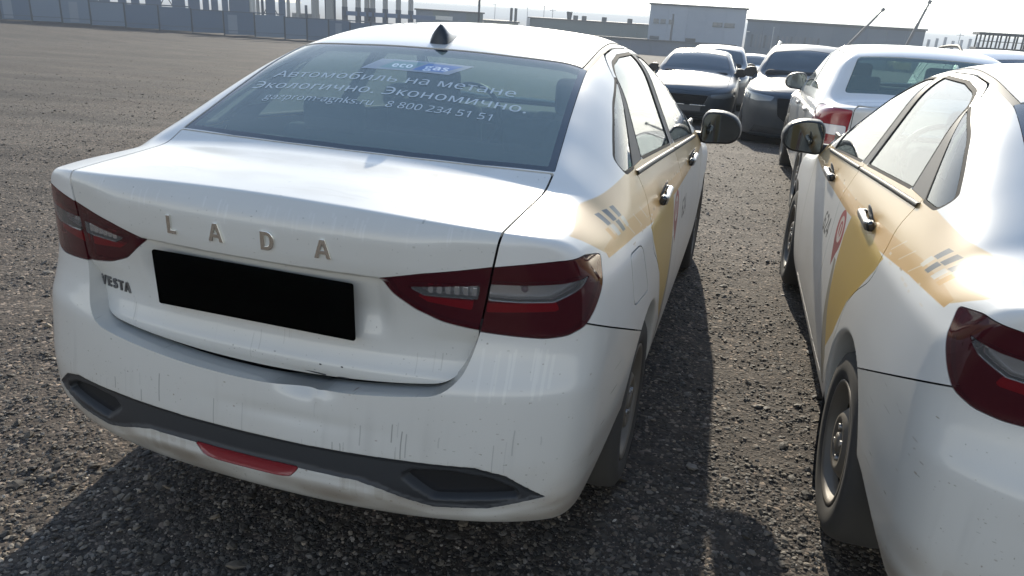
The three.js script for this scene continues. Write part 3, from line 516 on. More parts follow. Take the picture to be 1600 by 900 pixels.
    if (name === 'lid_lamp') for (let k = 0; k < 6; k++) { const px = mix(0.455, 0.556, k / 5), py = 0.932, z = bootZ(px, py) - 0.016; const g = rbox(0.014, 0.024 + 0.0, 0.014, 0.003); g.translate(side * px, py, z); part('lamp_cell', g, reflector, lamp); }
    else { const px = 0.665, py = 0.934, z = rearZ(px, py) - 0.018, g = new THREE.SphereGeometry(0.009, 12, 8); g.translate(side * px, py + 0.010, z); part('bulb', g, lampBody, lamp); }
  });
  // inner lining a little inside every opaque panel
  const op = joinM(rest, bumper, trim, lid, roof, hood, ditch, lampsIn, lampsOut, flap, fog, pocket, ...sidePanels.rdoor, ...sidePanels.fdoor, ...sidePanels.pillarB, ...sidePanels.pillarC, ...sidePanels.seal);
  { const keep = []; for (let q = 0; q < op.t.length; q += 3) { const i = op.t[q]; if (op.p[i * 3 + 1] > 0.3) keep.push(op.t[q], op.t[q + 1], op.t[q + 2]); } op.t = keep; }
  const [lin, head] = cut(offset(op, 0.032), (px, y, z) => 1.16 - y + 0.0, 0);
  plain(head, lining, 'inner_lining', car, 0); plain(lin, ceilingCloth, 'headliner', car, 0);
  part('floor_pan', rbox(1.4, 0.06, 3.6, 0.02, 0, 0.33, -1.3), hole, car);
  part('parcel_shelf', rbox(1.22, 0.03, 0.42, 0.01, 0, 1.06, 0.16), lining, car);
  seats(car, -1.12, 1.26);
  // badges
  const letters = (txt, size, depth, xs, y, m, name, parent) => [...txt].forEach((ch, i) => {
    const g = new TextGeometry(ch, { font, size, depth, curveSegments: 6, bevelEnabled: true, bevelSize: size * 0.025, bevelThickness: 0.0012, bevelSegments: 2 }); g.computeBoundingBox(); const bb = g.boundingBox; g.translate(-(bb.min.x + bb.max.x) / 2, 0, 0);
    const px = xs[i], z = bootZ(px, y + size / 2), n = gradAt(px, y + size / 2, z, sedan.boot);
    const o = part(name, g, m, parent); o.position.set(px, y, z - 0.001); o.rotation.set(-Math.asin(n.y), Math.atan2(n.x, n.z), 0, 'YXZ');
  });
  letters('LADA', 0.0455, 0.005, [-0.219, -0.085, 0.060, 0.205], 0.983, chrome, 'badge_letter', L);
  letters('VESTA', 0.028, 0.004, [-0.548, -0.522, -0.497, -0.472, -0.446], 0.766, badgeGrey, 'model_letter', L);
  const plate = rbox(0.575, 0.150, 0.012, 0.006); const np = part('number_plate', plate, phys(0, 0, 0, 1, { specularIntensity: 0 }), L); np.position.set(-0.012, 0.851, 0.872); np.rotation.x = 0.05;
  for (const [px, py, w, t] of [[0.155, 0.670, 0.075, -0.06], [0.235, 0.668, 0.04, -0.03], [0.18, 0.697, 0.006, 0], [0.238, 0.699, 0.006, 0]]) { const c = part('paint_chip', rbox(w, 0.0035, 0.002, 0.0009), blackPlastic, L); c.position.set(px, py, bootZ(px, py)); c.rotation.z = t; }
  // print on the rear window
  const lines = canvasTex(2048, 768, (g, w, h) => {
    g.clearRect(0, 0, w, h); const U = x => (x + 0.54) / 1.08 * w, V = t => t * h;
    const T = (txt, x0, x1, v, px, wt = '') => { g.font = `${wt} ${px}px sans-serif`; const ww = g.measureText(txt).width; g.save(); g.translate(U(x0), V(v)); g.scale((U(x1) - U(x0)) / ww, 1); g.fillText(txt, 0, 0); g.restore(); };
    g.fillStyle = 'rgba(208,218,222,0.85)';
    T('Автомобиль на метане', -0.485, 0.392, 0.405, 118); T('Экологично. Экономично.', -0.525, 0.455, 0.600, 124); T('gazprom-agnks.ru', -0.435, -0.035, 0.775, 92); T('8 800 234 51 51', 0.005, 0.368, 0.775, 92);
    const Q = (p, c) => { g.fillStyle = c; g.beginPath(); p.forEach(([a, b], i) => i ? g.lineTo(U(a), V(b)) : g.moveTo(U(a), V(b))); g.fill(); };
    Q([[-0.185, 0.215], [-0.14, 0.02], [0.20, 0.02], [0.135, 0.215]], 'rgba(190,203,216,0.62)'); Q([[-0.125, 0.185], [-0.085, 0.05], [0.03, 0.05], [-0.01, 0.185]], 'rgba(120,160,165,0.65)'); Q([[0.0, 0.185], [0.04, 0.05], [0.165, 0.05], [0.11, 0.185]], 'rgba(98,132,190,0.7)');
    g.fillStyle = 'rgba(225,235,240,0.9)'; T('eco', -0.085, -0.005, 0.16, 88, 'bold'); T('gas', 0.035, 0.125, 0.16, 88, 'bold');
  });
  const nx = 40, ny = 24, gp = [], gu = [], gi = [];
  for (let j = 0; j <= ny; j++) for (let i = 0; i <= nx; i++) { const px = mix(-0.54, 0.54, i / nx), z = mix(-0.1, 0.27, j / ny), y = topY(px, z), n = gradAt(px, y, z); gp.push(px - n.x * 0.0018, y - n.y * 0.0018, z - n.z * 0.0018); gu.push(i / nx, 1 - j / ny); }
  for (let j = 0; j < ny; j++) for (let i = 0; i < nx; i++) { const a = j * (nx + 1) + i; gi.push(a, a + nx + 1, a + 1, a + 1, a + nx + 1, a + nx + 2); }
  const lg = new THREE.BufferGeometry(); lg.setAttribute('position', new THREE.Float32BufferAttribute(gp, 3)); lg.setAttribute('uv', new THREE.Float32BufferAttribute(gu, 2)); lg.setIndex(gi); lg.computeVertexNormals();
  part('window_lettering', lg, new THREE.MeshStandardMaterial({ map: lines, transparent: true, roughness: 0.6, side: THREE.DoubleSide }), rw);
  // shark-fin aerial
  { const P3 = [], I = [], sec = [[-0.44, 0.006, 0.006], [-0.40, 0.020, 0.012], [-0.36, 0.028, 0.024], [-0.32, 0.034, 0.042], [-0.29, 0.037, 0.060], [-0.272, 0.037, 0.068], [-0.258, 0.036, 0.064], [-0.25, 0.034, 0.030], [-0.243, 0.030, 0.0]];
    sec.forEach(([z, w, h]) => { for (let k = 0; k <= 12; k++) { const a = Math.PI * k / 12, cx = Math.cos(a), t = Math.sin(a); const px = w * Math.sign(cx) * Math.abs(cx) ** 2.0 * 0.9 + w * 0.1 * cx, y0 = topY(0, z); P3.push(px, y0 - 0.004 + h * t ** 1.1, z); } });
    for (let i = 0; i < sec.length - 1; i++) for (let k = 0; k < 12; k++) { const a = i * 13 + k; I.push(a, a + 1, a + 13, a + 1, a + 14, a + 13); }
    const g = new THREE.BufferGeometry(); g.setAttribute('position', new THREE.Float32BufferAttribute(P3, 3)); g.setIndex(I); g.computeVertexNormals(); g.setAttribute('uv', new THREE.Float32BufferAttribute(new Float32Array(P3.length / 3 * 2), 2)); part('roof_aerial', g, new THREE.MeshPhysicalMaterial({ color: 0x181a1c, roughness: 0.3, clearcoat: 0.5, side: THREE.DoubleSide }), car); }
  mirrorPair(car, 0.862, 1.03, -1.93);
  for (const [wx, wz] of [[0.77, 0], [0.77, -2.635]]) for (const s of [-1, 1]) makeWheel(car, s * wx, wz, s, 0.306, 0.185, wz ? steelRim : steelRim, 0);
  for (const wz of [0, -2.635]) { const arch = new THREE.CylinderGeometry(0.37, 0.37, 1.72, 40, 1, true, 0, Math.PI); arch.rotateZ(Math.PI / 2); arch.rotateX(Math.PI / 2 + Math.PI); arch.translate(0, 0.31, wz); part('wheel_housing', arch, new THREE.MeshStandardMaterial({ color: 0x0a0a0b, roughness: 0.95, side: THREE.DoubleSide }), car); }
  part('exhaust_box', rbox(0.5, 0.13, 0.24, 0.06, -0.2, 0.29, 0.55), hole, car);
  // front lamps and grille (away from the camera)
  for (const s of [-1, 1]) { const g = rbox(0.34, 0.13, 0.1, 0.04); const o = part('headlamp', g, clearLens, car); o.position.set(s * 0.62, 0.72, -3.24); o.rotation.y = s * 0.45; }
  return car;
}
// ---------------------------------------------------------------- ground: gravelly dirt falling away gently beyond the nearest cars
const fall = r => { const t = Math.max(0, r - 5); return r < 22 ? -0.040 * t * sstep(0, 4, t) : -0.68 - 0.0265 * Math.min(r - 22, 400); };
const groundY = (x, z) => {
  const r = Math.hypot(x, z + 1), near = sstep(14, 5, r);
  let y = fall(r) + 0.5 * (Math.max(0, -x - 35) + 0) * 0.036 * 2 * sstep(400, 100, r);
  y += 0.018 * noise3.noise(x * 0.9, z * 0.9, 0.3) + 0.009 * noise3.noise(x * 3.1, z * 3.1, 5.3) * near;
  if (r < 9) y += near * (0.006 * noise3.noise(x * 7.3, z * 9.1, 2.7) + 0.0035 * noise3.noise(x * 17, z * 21, 6.1));
  y += 0.022 * sstep(3.5, 7, r) * noise3.noise(x * 0.35, z * 1.9, 4.9) * sstep(60, 20, r);
  y += 0.035 * sstep(5, 12, r) * noise3.noise(x * 0.22, z * 0.55, 8.1);   // wheel ruts further out
  return y - 0.006;
};
{
  const rings = [], N = 640; let r = 0.25; while (r < 2600) { rings.push(r); r += Math.max(0.03, r * (r < 12 ? 0.015 : 0.03)); }
  const P = [0, 0, 0], uv = [0, 0], col = [], I = [], cx = 0.4, cz = -0.4;
  P[0] = cx; P[1] = groundY(cx, cz); P[2] = cz; const tint = (x, z) => { let f = 0.85 + 0.22 * fbm(x * 0.35, z * 0.35, 1.5) + 0.12 * noise3.noise(x * 2.3, z * 2.3, 4.4); const w = 0.5 + 0.5 * noise3.noise(x * 0.6, z * 0.6, 7.7); const st = 1 + (0.5 * noise3.noise(x * 0.13, z * 0.7, 2.2) + 0.4 * noise3.noise(x * 0.3, z * 2.0, 7.2)) * sstep(4, 14, Math.hypot(x, z)); const dk = 1 - 0.38 * sstep(5, 16, Math.hypot(x, z)); f *= dk; return [f * st * (1.17 + 0.12 * w), f * st * 1.0, f * st * (0.83 - 0.06 * w)]; };  // dk: darkening with distance painted into the colour, offsetting grazing brightness and haze
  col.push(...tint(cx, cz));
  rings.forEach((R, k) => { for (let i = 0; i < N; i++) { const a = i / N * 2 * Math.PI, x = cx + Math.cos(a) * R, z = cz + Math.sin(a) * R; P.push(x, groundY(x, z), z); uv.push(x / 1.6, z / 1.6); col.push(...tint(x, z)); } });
  for (let i = 0; i < N; i++) I.push(0, 1 + (i + 1) % N, 1 + i);
  for (let k = 0; k < rings.length - 1; k++) for (let i = 0; i < N; i++) { const a = 1 + k * N + i, b = 1 + k * N + (i + 1) % N, c = a + N, d = b + N; I.push(a, b, c, b, d, c); }
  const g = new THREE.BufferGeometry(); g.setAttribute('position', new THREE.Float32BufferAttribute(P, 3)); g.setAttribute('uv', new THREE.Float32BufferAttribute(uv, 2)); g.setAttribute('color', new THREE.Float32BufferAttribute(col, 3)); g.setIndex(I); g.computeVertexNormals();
  const n = 1024, rd = rng(77), hgt = new Float32Array(n * n), alb = new Float32Array(n * n * 3); // a tile of packed grit: little domes of different greys
  for (let i = 0; i < n * n; i++) { const x = i % n, y = (i / n) | 0; hgt[i] = 0.12 + 0.05 * rd(); const v = 0.036 + 0.024 * rd(); alb[i * 3] = v * 1.10; alb[i * 3 + 1] = v; alb[i * 3 + 2] = v * 0.90; }
  for (let s = 0; s < 26000; s++) {
    const px = rd() * n, py = rd() * n, rr = 1.2 + 7 * rd() ** 4 + 1.5 * rd(), e = 0.55 + 0.45 * rd(), a = rd() * 3.14, ca = Math.cos(a), sa = Math.sin(a), t = rd(), v = 0.028 + 0.23 * t ** 5, w = rd(), hh = 0.2 + 0.55 * rd(), R = Math.ceil(rr);
    for (let dy = -R; dy <= R; dy++) for (let dx = -R; dx <= R; dx++) { const u = (dx * ca + dy * sa) / rr, q = (-dx * sa + dy * ca) / (rr * e), d = u * u + q * q; if (d > 1) continue; const i = ((px + dx + n) % n | 0) + ((py + dy + n) % n | 0) * n, h = 0.15 + hh * Math.sqrt(1 - d) * Math.min(1, rr / 6); if (h > hgt[i]) { hgt[i] = h; alb[i * 3] = v * (1.0 + 0.14 * w); alb[i * 3 + 1] = v * (1.0 + 0.03 * w); alb[i * 3 + 2] = v * (1.0 - 0.08 * w); } }
  }
  const A = new Uint8Array(n * n * 4), B = new Uint8Array(n * n * 4), enc = v => Math.round(255 * (v <= 0.0031308 ? 12.92 * v : 1.055 * v ** (1 / 2.4) - 0.055));
  for (let i = 0; i < n * n; i++) { A.set([enc(alb[i * 3]), enc(alb[i * 3 + 1]), enc(alb[i * 3 + 2]), 255], i * 4); const h = clamp(hgt[i] * 255, 0, 255); B.set([h, h, h, 255], i * 4); }
  const tex = (d, srgb) => { const t = new THREE.DataTexture(d, n, n); t.wrapS = t.wrapT = THREE.RepeatWrapping; t.magFilter = t.minFilter = THREE.LinearFilter; if (srgb) t.colorSpace = THREE.SRGBColorSpace; t.needsUpdate = true; return t; };
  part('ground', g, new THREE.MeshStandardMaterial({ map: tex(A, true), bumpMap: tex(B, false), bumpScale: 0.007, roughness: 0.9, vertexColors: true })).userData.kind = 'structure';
}
{ // loose stone chips lying on it: thick near the camera, thinning with distance
  const r = rng(1234), mat = new THREE.MeshStandardMaterial({ roughness: 0.72, flatShading: true }), kinds = [];
  for (let k = 0; k < 5; k++) { const g = new THREE.IcosahedronGeometry(1, k < 2 ? 1 : 0), p = g.attributes.position, q = rng(50 + k), ax = [0.8 + q() * 0.6, 0.28 + q() * 0.25, 0.55 + q() * 0.5]; for (let i = 0; i < p.count; i++) { const x = p.getX(i), y = p.getY(i), z = p.getZ(i), f = 0.8 + 0.45 * noise3.noise(x * 1.7 + k * 7, y * 1.7, z * 1.7); p.setXYZ(i, x * f * ax[0], y * f * ax[1], z * f * ax[2]); } g.computeVertexNormals(); kinds.push(g); }
  const cx = 1.107, cz = 2.36, spots = kinds.map(() => []), f0 = Math.atan2(-0.285, -0.958);
  const add = (rad, ang, size) => {
    const x = cx + Math.sin(ang) * rad, z = cz - Math.cos(ang) * rad, bare = noise3.noise(x * 1.3, z * 1.7, 11.3) + 0.6 * noise3.noise(x * 4.1, z * 4.6, 3.3);
    if (bare > 0.12 + 0.5 * r() || sstep(7, 30, rad) > r() * 1.15) return;                        // trodden patches with few chips
    const t = r(), pale = r() < 0.10, tone = pale ? 0.12 + 0.28 * r() : 0.024 + 0.13 * t ** 2.5, w = r(), S = size * (pale ? 0.6 : 1);
    spots[(r() * 5) | 0].push([x, groundY(x, z) + S * 0.10, z, S, r() * 6.28, (r() - 0.5) * 0.8, (r() - 0.5) * 0.8, tone * (1.14 + 0.20 * w), tone * (1.01 + 0.05 * w), tone * (0.85 - 0.12 * w)]);
  };
  for (let i = 0; i < 300000; i++) { const rad = 0.9 * Math.exp(Math.log(60) * r() ** 0.95), q = r(); add(rad, mix(-1.0, 0.55, r()), (0.0025 + 0.012 * r() ** 3 + (q < 0.03 ? 0.020 * r() ** 1.5 : 0)) * (1 + 0.02 * rad)); }
  for (let i = 0; i < 500; i++) { const rad = 1.2 * Math.exp(Math.log(14) * r()); add(rad, mix(-1.0, 0.5, r()), 0.014 + 0.022 * r() ** 2); }
  const m4 = new THREE.Matrix4(), qn = new THREE.Quaternion(), e = new THREE.Euler(), c = new THREE.Color();
  spots.forEach((L, k) => {
    const im = new THREE.InstancedMesh(kinds[k], mat, L.length); im.name = numbered('gravel'); im.castShadow = im.receiveShadow = true;
    L.forEach((s, i) => { e.set(s[5], s[4], s[6]); qn.setFromEuler(e); m4.compose(new THREE.Vector3(s[0], s[1], s[2]), qn, new THREE.Vector3(s[3], s[3], s[3])); im.setMatrixAt(i, m4); im.setColorAt(i, c.setRGB(s[7], s[8], s[9])); });
    im.userData = { kind: 'stuff', label: 'loose grey stone chips strewn over the dirt lot', category: 'gravel' }; scene.add(im);
  });
}
// ---------------------------------------------------------------- the other cars: plainer sheets of the same kind, each from its own profiles
function sheetField(s) {
  const T = curve(s.top, 0.035), W = curve(s.plan, 0.06), S = curve(s.sec, 0.016), R = curve(s.rear, 0.02), N = curve(s.nose, 0.02), rd = curve(s.rdrop, 0.04), nd = curve(s.ndrop, 0.04), cr = s.crown / 0.36;
  return (x, y, z) => {
    const ax = Math.abs(x), sl = T.d(z), a = (y - T(z) + cr * ax * ax) / Math.sqrt(1 + sl * sl + 4 * cr * cr * ax * ax), ss = S.d(y), b = (ax - W(z) - S(y)) / Math.sqrt(1 + ss * ss);
    let f = smax(a, b, s.edge ?? 0.09);
    if (z > -0.2) { const d = rd.d(ax), q = clamp(R.d(y), -1.5, 1.5); f = smax(f, (z - R(y) + rd(ax)) / Math.sqrt(1 + d * d + q * q), 0.05); }
    if (z < -s.wb + 0.3) { const d = nd.d(ax), q = clamp(N.d(y), -1.5, 1.5); f = smax(f, (N(y) + nd(ax) - z) / Math.sqrt(1 + d * d + q * q), 0.06); }
    f = smax(f, s.low - y, 0.04);
    if (ax > 0.5 && y < 1) { const q = Math.min(Math.hypot(z, y - s.R), Math.hypot(z + s.wb, y - s.R)); if (q < 0.7) f = smax(f, Math.min(s.R + 0.055 - q, ax - 0.6), 0.02); }
    return f;
  };
}
const drop1 = [[-0.1, 0], [0, 0], [0.3, 0.012], [0.5, 0.045], [0.65, 0.10], [0.75, 0.17], [0.82, 0.26], [0.9, 0.42]];
const ndrop1 = [[-0.1, 0], [0, 0], [0.3, 0.02], [0.5, 0.075], [0.65, 0.16], [0.76, 0.28], [0.84, 0.42], [0.92, 0.65]];
const specSedan = { wb: 2.6, R: 0.31, low: 0.22, crown: 0.035, edge: 0.09,
  top: [[-3.45, 0.68], [-3.3, 0.80], [-2.9, 0.92], [-2.2, 1.0], [-1.95, 1.06], [-1.6, 1.26], [-1.3, 1.405], [-1.0, 1.465], [-0.6, 1.475], [-0.2, 1.445], [-0.02, 1.405], [0.2, 1.25], [0.42, 1.09], [0.5, 1.06], [0.7, 1.045], [0.9, 1.03]],
  plan: [[-3.4, 0.78], [-3, 0.835], [-2.4, 0.845], [-0.5, 0.85], [0.3, 0.845], [0.65, 0.825], [0.9, 0.80]], sec: [[0.15, -0.06], [0.3, -0.015], [0.5, 0], [0.7, -0.004], [0.88, -0.015], [0.96, -0.035], [1.1, -0.10], [1.3, -0.185], [1.42, -0.24], [1.5, -0.30]],
  rear: [[0.2, 0.74], [0.3, 0.82], [0.45, 0.86], [0.6, 0.855], [0.72, 0.80], [0.9, 0.80], [1.02, 0.81], [1.1, 0.76]], nose: [[0.2, -3.36], [0.4, -3.43], [0.6, -3.42], [0.75, -3.36], [0.9, -3.1]], rdrop: drop1, ndrop: ndrop1 };
const specSaloon = { wb: 2.72, R: 0.325, low: 0.22, crown: 0.04, edge: 0.10,
  top: [[-3.62, 0.70], [-3.5, 0.80], [-3.2, 0.90], [-2.8, 0.965], [-2.3, 1.01], [-2.1, 1.04], [-1.8, 1.19], [-1.4, 1.365], [-1.1, 1.43], [-0.8, 1.45], [-0.4, 1.43], [0, 1.33], [0.4, 1.16], [0.6, 1.11], [0.95, 1.09]],
  plan: [[-3.6, 0.80], [-3.1, 0.88], [-2.4, 0.895], [-0.5, 0.90], [0.4, 0.885], [0.9, 0.82]], sec: [[0.15, -0.06], [0.3, -0.02], [0.55, 0], [0.75, -0.006], [0.9, -0.02], [0.98, -0.05], [1.1, -0.12], [1.3, -0.225], [1.4, -0.28], [1.5, -0.34]],
  rear: [[0.2, 0.85], [0.5, 0.98], [0.8, 0.96], [1.05, 0.95], [1.12, 0.9]], nose: [[0.2, -3.5], [0.35, -3.60], [0.55, -3.62], [0.70, -3.60], [0.80, -3.5], [0.95, -3.2]], rdrop: drop1, ndrop: ndrop1 };
const specSuv = { wb: 2.68, R: 0.36, low: 0.27, crown: 0.035, edge: 0.10,
  top: [[-3.6, 0.82], [-3.5, 0.94], [-3.2, 1.04], [-2.7, 1.10], [-2.25, 1.135], [-2.05, 1.19], [-1.7, 1.40], [-1.4, 1.555], [-1.1, 1.62], [-0.6, 1.64], [0, 1.62], [0.5, 1.57], [0.72, 1.50], [0.9, 1.2], [1.0, 1.0]],
  plan: [[-3.6, 0.82], [-3.1, 0.895], [-2.4, 0.915], [-0.5, 0.92], [0.5, 0.90], [0.9, 0.85]], sec: [[0.2, -0.05], [0.35, -0.01], [0.6, 0], [0.85, -0.006], [1.02, -0.03], [1.12, -0.075], [1.3, -0.145], [1.5, -0.225], [1.65, -0.30]],
  rear: [[0.2, 0.75], [0.5, 0.9], [0.9, 0.9], [1.1, 0.88], [1.6, 0.72]], nose: [[0.2, -3.46], [0.4, -3.57], [0.7, -3.60], [0.90, -3.56], [1.0, -3.45], [1.1, -3.2]], rdrop: drop1, ndrop: ndrop1 };
const darkGlass = phys(0.16, 0.19, 0.21, 0.03, { transmission: 0.55, thickness: 0, ior: 1.5 });
const blackSheet = phys(0.028, 0.036, 0.044, 0.4, { clearcoat: 0.6, clearcoatRoughness: 0.3 });
function otherCar(name, spec, o) {
  const car = group(numbered(name)), F = sheetField(spec), hi = Math.max(...spec.top.map(p => p[1])) + 0.06, lo = [-1.0, 0.1, -3.8], M0 = netMesh(F, lo, [1.0, hi, 1.2], o.h ?? 0.018);
  let rest = M0; const pane = {}, g = 0.003;
  const sx = (y, z) => solve(x => F(x, y, z), 0.3, 1.1), nz = (x, y) => solve(z => F(x, y, z), -3.0, -3.9), rz = (x, y) => solve(z => F(x, y, z), 0.2, 1.2);
  const take = (f, gap = 0.002) => { let a;[a, rest] = cut(rest, f, gap); return a; };
  const put = (M, m, nm, d = 0.004, parent = car) => part(nm, toGeo(d > 0 ? offset(M, d) : flanged(M, 0.012), null, m.vertexColors ? grime : null), m, parent);
  const top = (pts, y0) => { const f = poly(rounded(pts, 0.04)); return (x, y, z) => Math.max(f(Math.abs(x), z), y0 - y); };
  put(take(top(o.shield, o.beltY)), o.glass ?? darkGlass, 'windscreen');
  if (o.back) put(take(top(o.back, o.beltY)), o.glass ?? darkGlass, 'rear_window');
  for (const w of o.side) { const f = poly(rounded(w, 0.03)), a = take((x, y, z) => Math.max(f(z, y), 0.4 - Math.abs(x))); for (const q of cut(a, x => x)) put(q, o.sideGlass ?? darkGlass, 'window'); }
  for (const d of o.doors ?? []) { const f = poly(rounded(d, 0.04)), a = take((x, y, z) => Math.max(f(z, y), 0.4 - Math.abs(x)), g); for (const q of cut(a, x => x)) put(q, o.paint, 'door', 0); }
  const lamp = (pts, front, m, nm, d = 0.003) => { const f = poly(rounded(pts, 0.02)), a = take((x, y, z) => Math.max(f(Math.abs(x), y), front ? z + spec.wb + 0.05 : 0.35 - z), 0.001); for (const q of cut(a, x => x)) put(q, m, nm, d); };
  for (const [pts, front, m, nm] of o.lamps) lamp(pts, front, m, nm);
  for (const [pts, front, m, nm] of o.trims ?? []) { const f = poly(rounded(pts, 0.02)), a = take((x, y, z) => Math.max(f(Math.abs(x), y), front ? z + spec.wb + 0.05 : 0.3 - z), 0.001); put(a, m, nm, 0.008); }
  if (o.hood) { const f = poly(rounded(o.hood, 0.05)); put(take((x, y, z) => Math.max(f(Math.abs(x), z), 0.72 - y), g), o.paint, 'hood', 0); }
  if (o.boot) { const f = poly(rounded(o.boot, 0.05)); put(take((x, y, z) => Math.max(f(Math.abs(x), y), 0.3 - z), g), o.paint, 'trunk_lid', 0); }
  put(rest, o.paint, 'body', 0);
  part('inner_lining', toGeo(offset(rest, 0.035)), lining, car);
  part('floor_pan', box(1.5, 0.05, 3.6, 0, 0.34, -1.3), hole, car);
  seats(car, -1.15, 1.24, o.seatY ?? 0);
  mirrorPair(car, sx(o.mirror[0], o.mirror[1]) - 0.005, o.mirror[0] + 0.02, o.mirror[1], o.mirrorM ?? mirrorShell);
  for (const z of [0, -spec.wb]) for (const s of [-1, 1]) makeWheel(car, s * (spec.plan[3][1] - 0.105), z, s, spec.R, 0.2, o.rim ?? steelRim, o.spokes ?? 0);
  for (const z of [0, -spec.wb]) { const a = new THREE.CylinderGeometry(spec.R + 0.065, spec.R + 0.065, 1.66, 28, 1, true, 0, Math.PI); a.rotateZ(Math.PI / 2); a.rotateX(Math.PI * 1.5); a.translate(0, spec.R, z); part('wheel_housing', a, new THREE.MeshStandardMaterial({ color: 0x0a0a0b, roughness: 0.95, side: THREE.DoubleSide }), car); }
  if (o.rails) for (const s of [-1, 1]) { const pts = []; for (let t = 0; t <= 8; t++) { const z = mix(-1.0, 0.5, t / 8), x = 0.56; pts.push(new THREE.Vector3(s * x, solve(y => F(x, y, z), 1.0, 2.0) + (t === 0 || t === 8 ? 0 : 0.045), z)); } part('roof_rail', new THREE.TubeGeometry(new THREE.CatmullRomCurve3(pts), 24, 0.02, 8), o.rails, car); }
  for (const [hy, hz] of o.handles ?? []) for (const s of [-1, 1]) part('door_handle', rbox(0.03, 0.03, 0.2, 0.012, s * (sx(hy, hz) + 0.018), hy, hz), o.handleM ?? o.paint, car);
  car.userData.nz = nz; delete car.userData.nz;
  return { car, nz, rz, F };
}
const place = (c, x, z, turn, label, category, grp) => { c.position.set(x, groundY(x, z) + 0.012, z); c.rotation.y = turn; return tag(c, label, category, grp); };
const silver = std(0.62, 0.63, 0.64, 0.3, { metalness: 0.9 }), redGlass = phys(0.26, 0.012, 0.02, 0.12, { clearcoat: 1 }), palePlastic = phys(0.75, 0.72, 0.70, 0.15, { clearcoat: 1 }), headGlass = phys(0.24, 0.26, 0.27, 0.06, { clearcoat: 1, metalness: 0.4 });
const whiteSheet = phys(0.64, 0.64, 0.62, 0.42, { vertexColors: true, clearcoat: 1, clearcoatRoughness: 0.09 });
{ // white saloon parked nose to tail beyond the right-hand car
  const o = otherCar('white_saloon', specSedan, { h: 0.015, paint: whiteSheet, beltY: 0.98, glass: rearGlassM, sideGlass: sideGlassM, rim: sandRim,
    shield: [[-0.1, -1.93], [0.62, -1.80], [0.55, -1.33], [-0.1, -1.25]], back: [[-0.1, 0.02], [0.52, 0.0], [0.62, 0.36], [-0.1, 0.41]],
    side: [[[-1.02, 1.04], [-1.14, 1.38], [-1.3, 1.345], [-1.72, 1.10], [-1.6, 1.01]], [[-0.12, 1.07], [0.06, 1.10], [-0.06, 1.30], [-0.3, 1.39], [-1.08, 1.40], [-0.96, 1.045]]],
    doors: [[[-0.05, 1.08], [-0.02, 0.95], [-0.25, 0.70], [-0.42, 0.30], [-0.98, 0.29], [-0.98, 1.05], [-1.11, 1.43], [-0.3, 1.42]], [[-0.98, 0.29], [-0.98, 1.05], [-1.11, 1.43], [-1.4, 1.34], [-1.86, 1.05], [-1.95, 0.8], [-1.9, 0.29]]],
    lamps: [[[[0.60, 0.865], [0.60, 0.785], [0.70, 0.785], [0.9, 0.80], [0.9, 0.86]], false, palePlastic, 'clear_lens'], [[[0.575, 0.99], [0.60, 0.66], [0.68, 0.66], [0.86, 0.80], [0.9, 0.9], [0.78, 1.0]], false, redGlass, 'tail_lamp']],
    trims: [[[[-0.5, 0.36], [0.55, 0.36], [0.5, 0.27], [-0.5, 0.27]], false, blackPlastic, 'bumper_trim']], boot: [[-0.1, 1.03], [0.57, 1.02], [0.57, 0.62], [-0.1, 0.62]],
    mirror: [1.02, -1.72], mirrorM: mirrorShell, handles: [[0.88, -0.3], [0.86, -1.25]], handleM: dullChrome });
  const np = part('number_plate', rbox(0.53, 0.12, 0.012, 0.004), std(0.6, 0.6, 0.6, 0.5), o.car); np.position.set(0, 0.80, 0.80);
  place(o.car, 2.40, -4.86, 0.02, 'white saloon with red and white tail lamps parked just ahead of the right-hand taxi', 'car');
}
{ // dark saloon facing the camera
  const o = otherCar('dark_saloon', specSaloon, { paint: blackSheet, beltY: 1.0, rim: silver, spokes: 10,
    shield: [[-0.1, -2.07], [0.68, -1.9], [0.56, -1.36], [-0.1, -1.28]], back: [[-0.1, -0.1], [0.5, -0.12], [0.6, 0.4], [-0.1, 0.45]],
    side: [[[-1.02, 1.05], [-1.12, 1.38], [-1.4, 1.30], [-1.78, 1.11], [-1.6, 1.02]], [[-0.02, 1.10], [-0.2, 1.30], [-0.6, 1.375], [-1.06, 1.385], [-0.96, 1.055]]],
    lamps: [[[[0.42, 0.70], [0.42, 0.645], [0.66, 0.635], [0.86, 0.68], [0.86, 0.755]], true, headGlass, 'headlamp']],
    trims: [[[[-0.3, 0.685], [0.38, 0.685], [0.30, 0.50], [0.16, 0.42], [-0.3, 0.42]], true, hole, 'grille'], [[[-0.3, 0.34], [0.62, 0.36], [0.66, 0.29], [-0.3, 0.27]], true, blackPlastic, 'lower_grille']],
    hood: [[-0.1, -2.1], [0.72, -2.0], [0.70, -3.2], [0.4, -3.5], [-0.1, -3.56]], mirror: [1.03, -1.80], handles: [[0.88, -0.25], [0.86, -1.25]] });
  const np = part('number_plate', rbox(0.52, 0.112, 0.012, 0.004), std(0.10, 0.10, 0.10, 0.5), o.car); np.position.set(0, 0.44, -3.63);
  for (const s of [-1, 1]) part('grille_wing', rbox(0.3, 0.016, 0.012, 0.005, s * 0.2, 0.50, o.nz(0.2, 0.5) - 0.004), chrome, o.car);
  place(o.car, -0.20, -12.75 - 3.62, Math.PI + 0.02, 'dark saloon with a sunlit bonnet facing the camera, its nose behind the front taxi mirror', 'car');
}
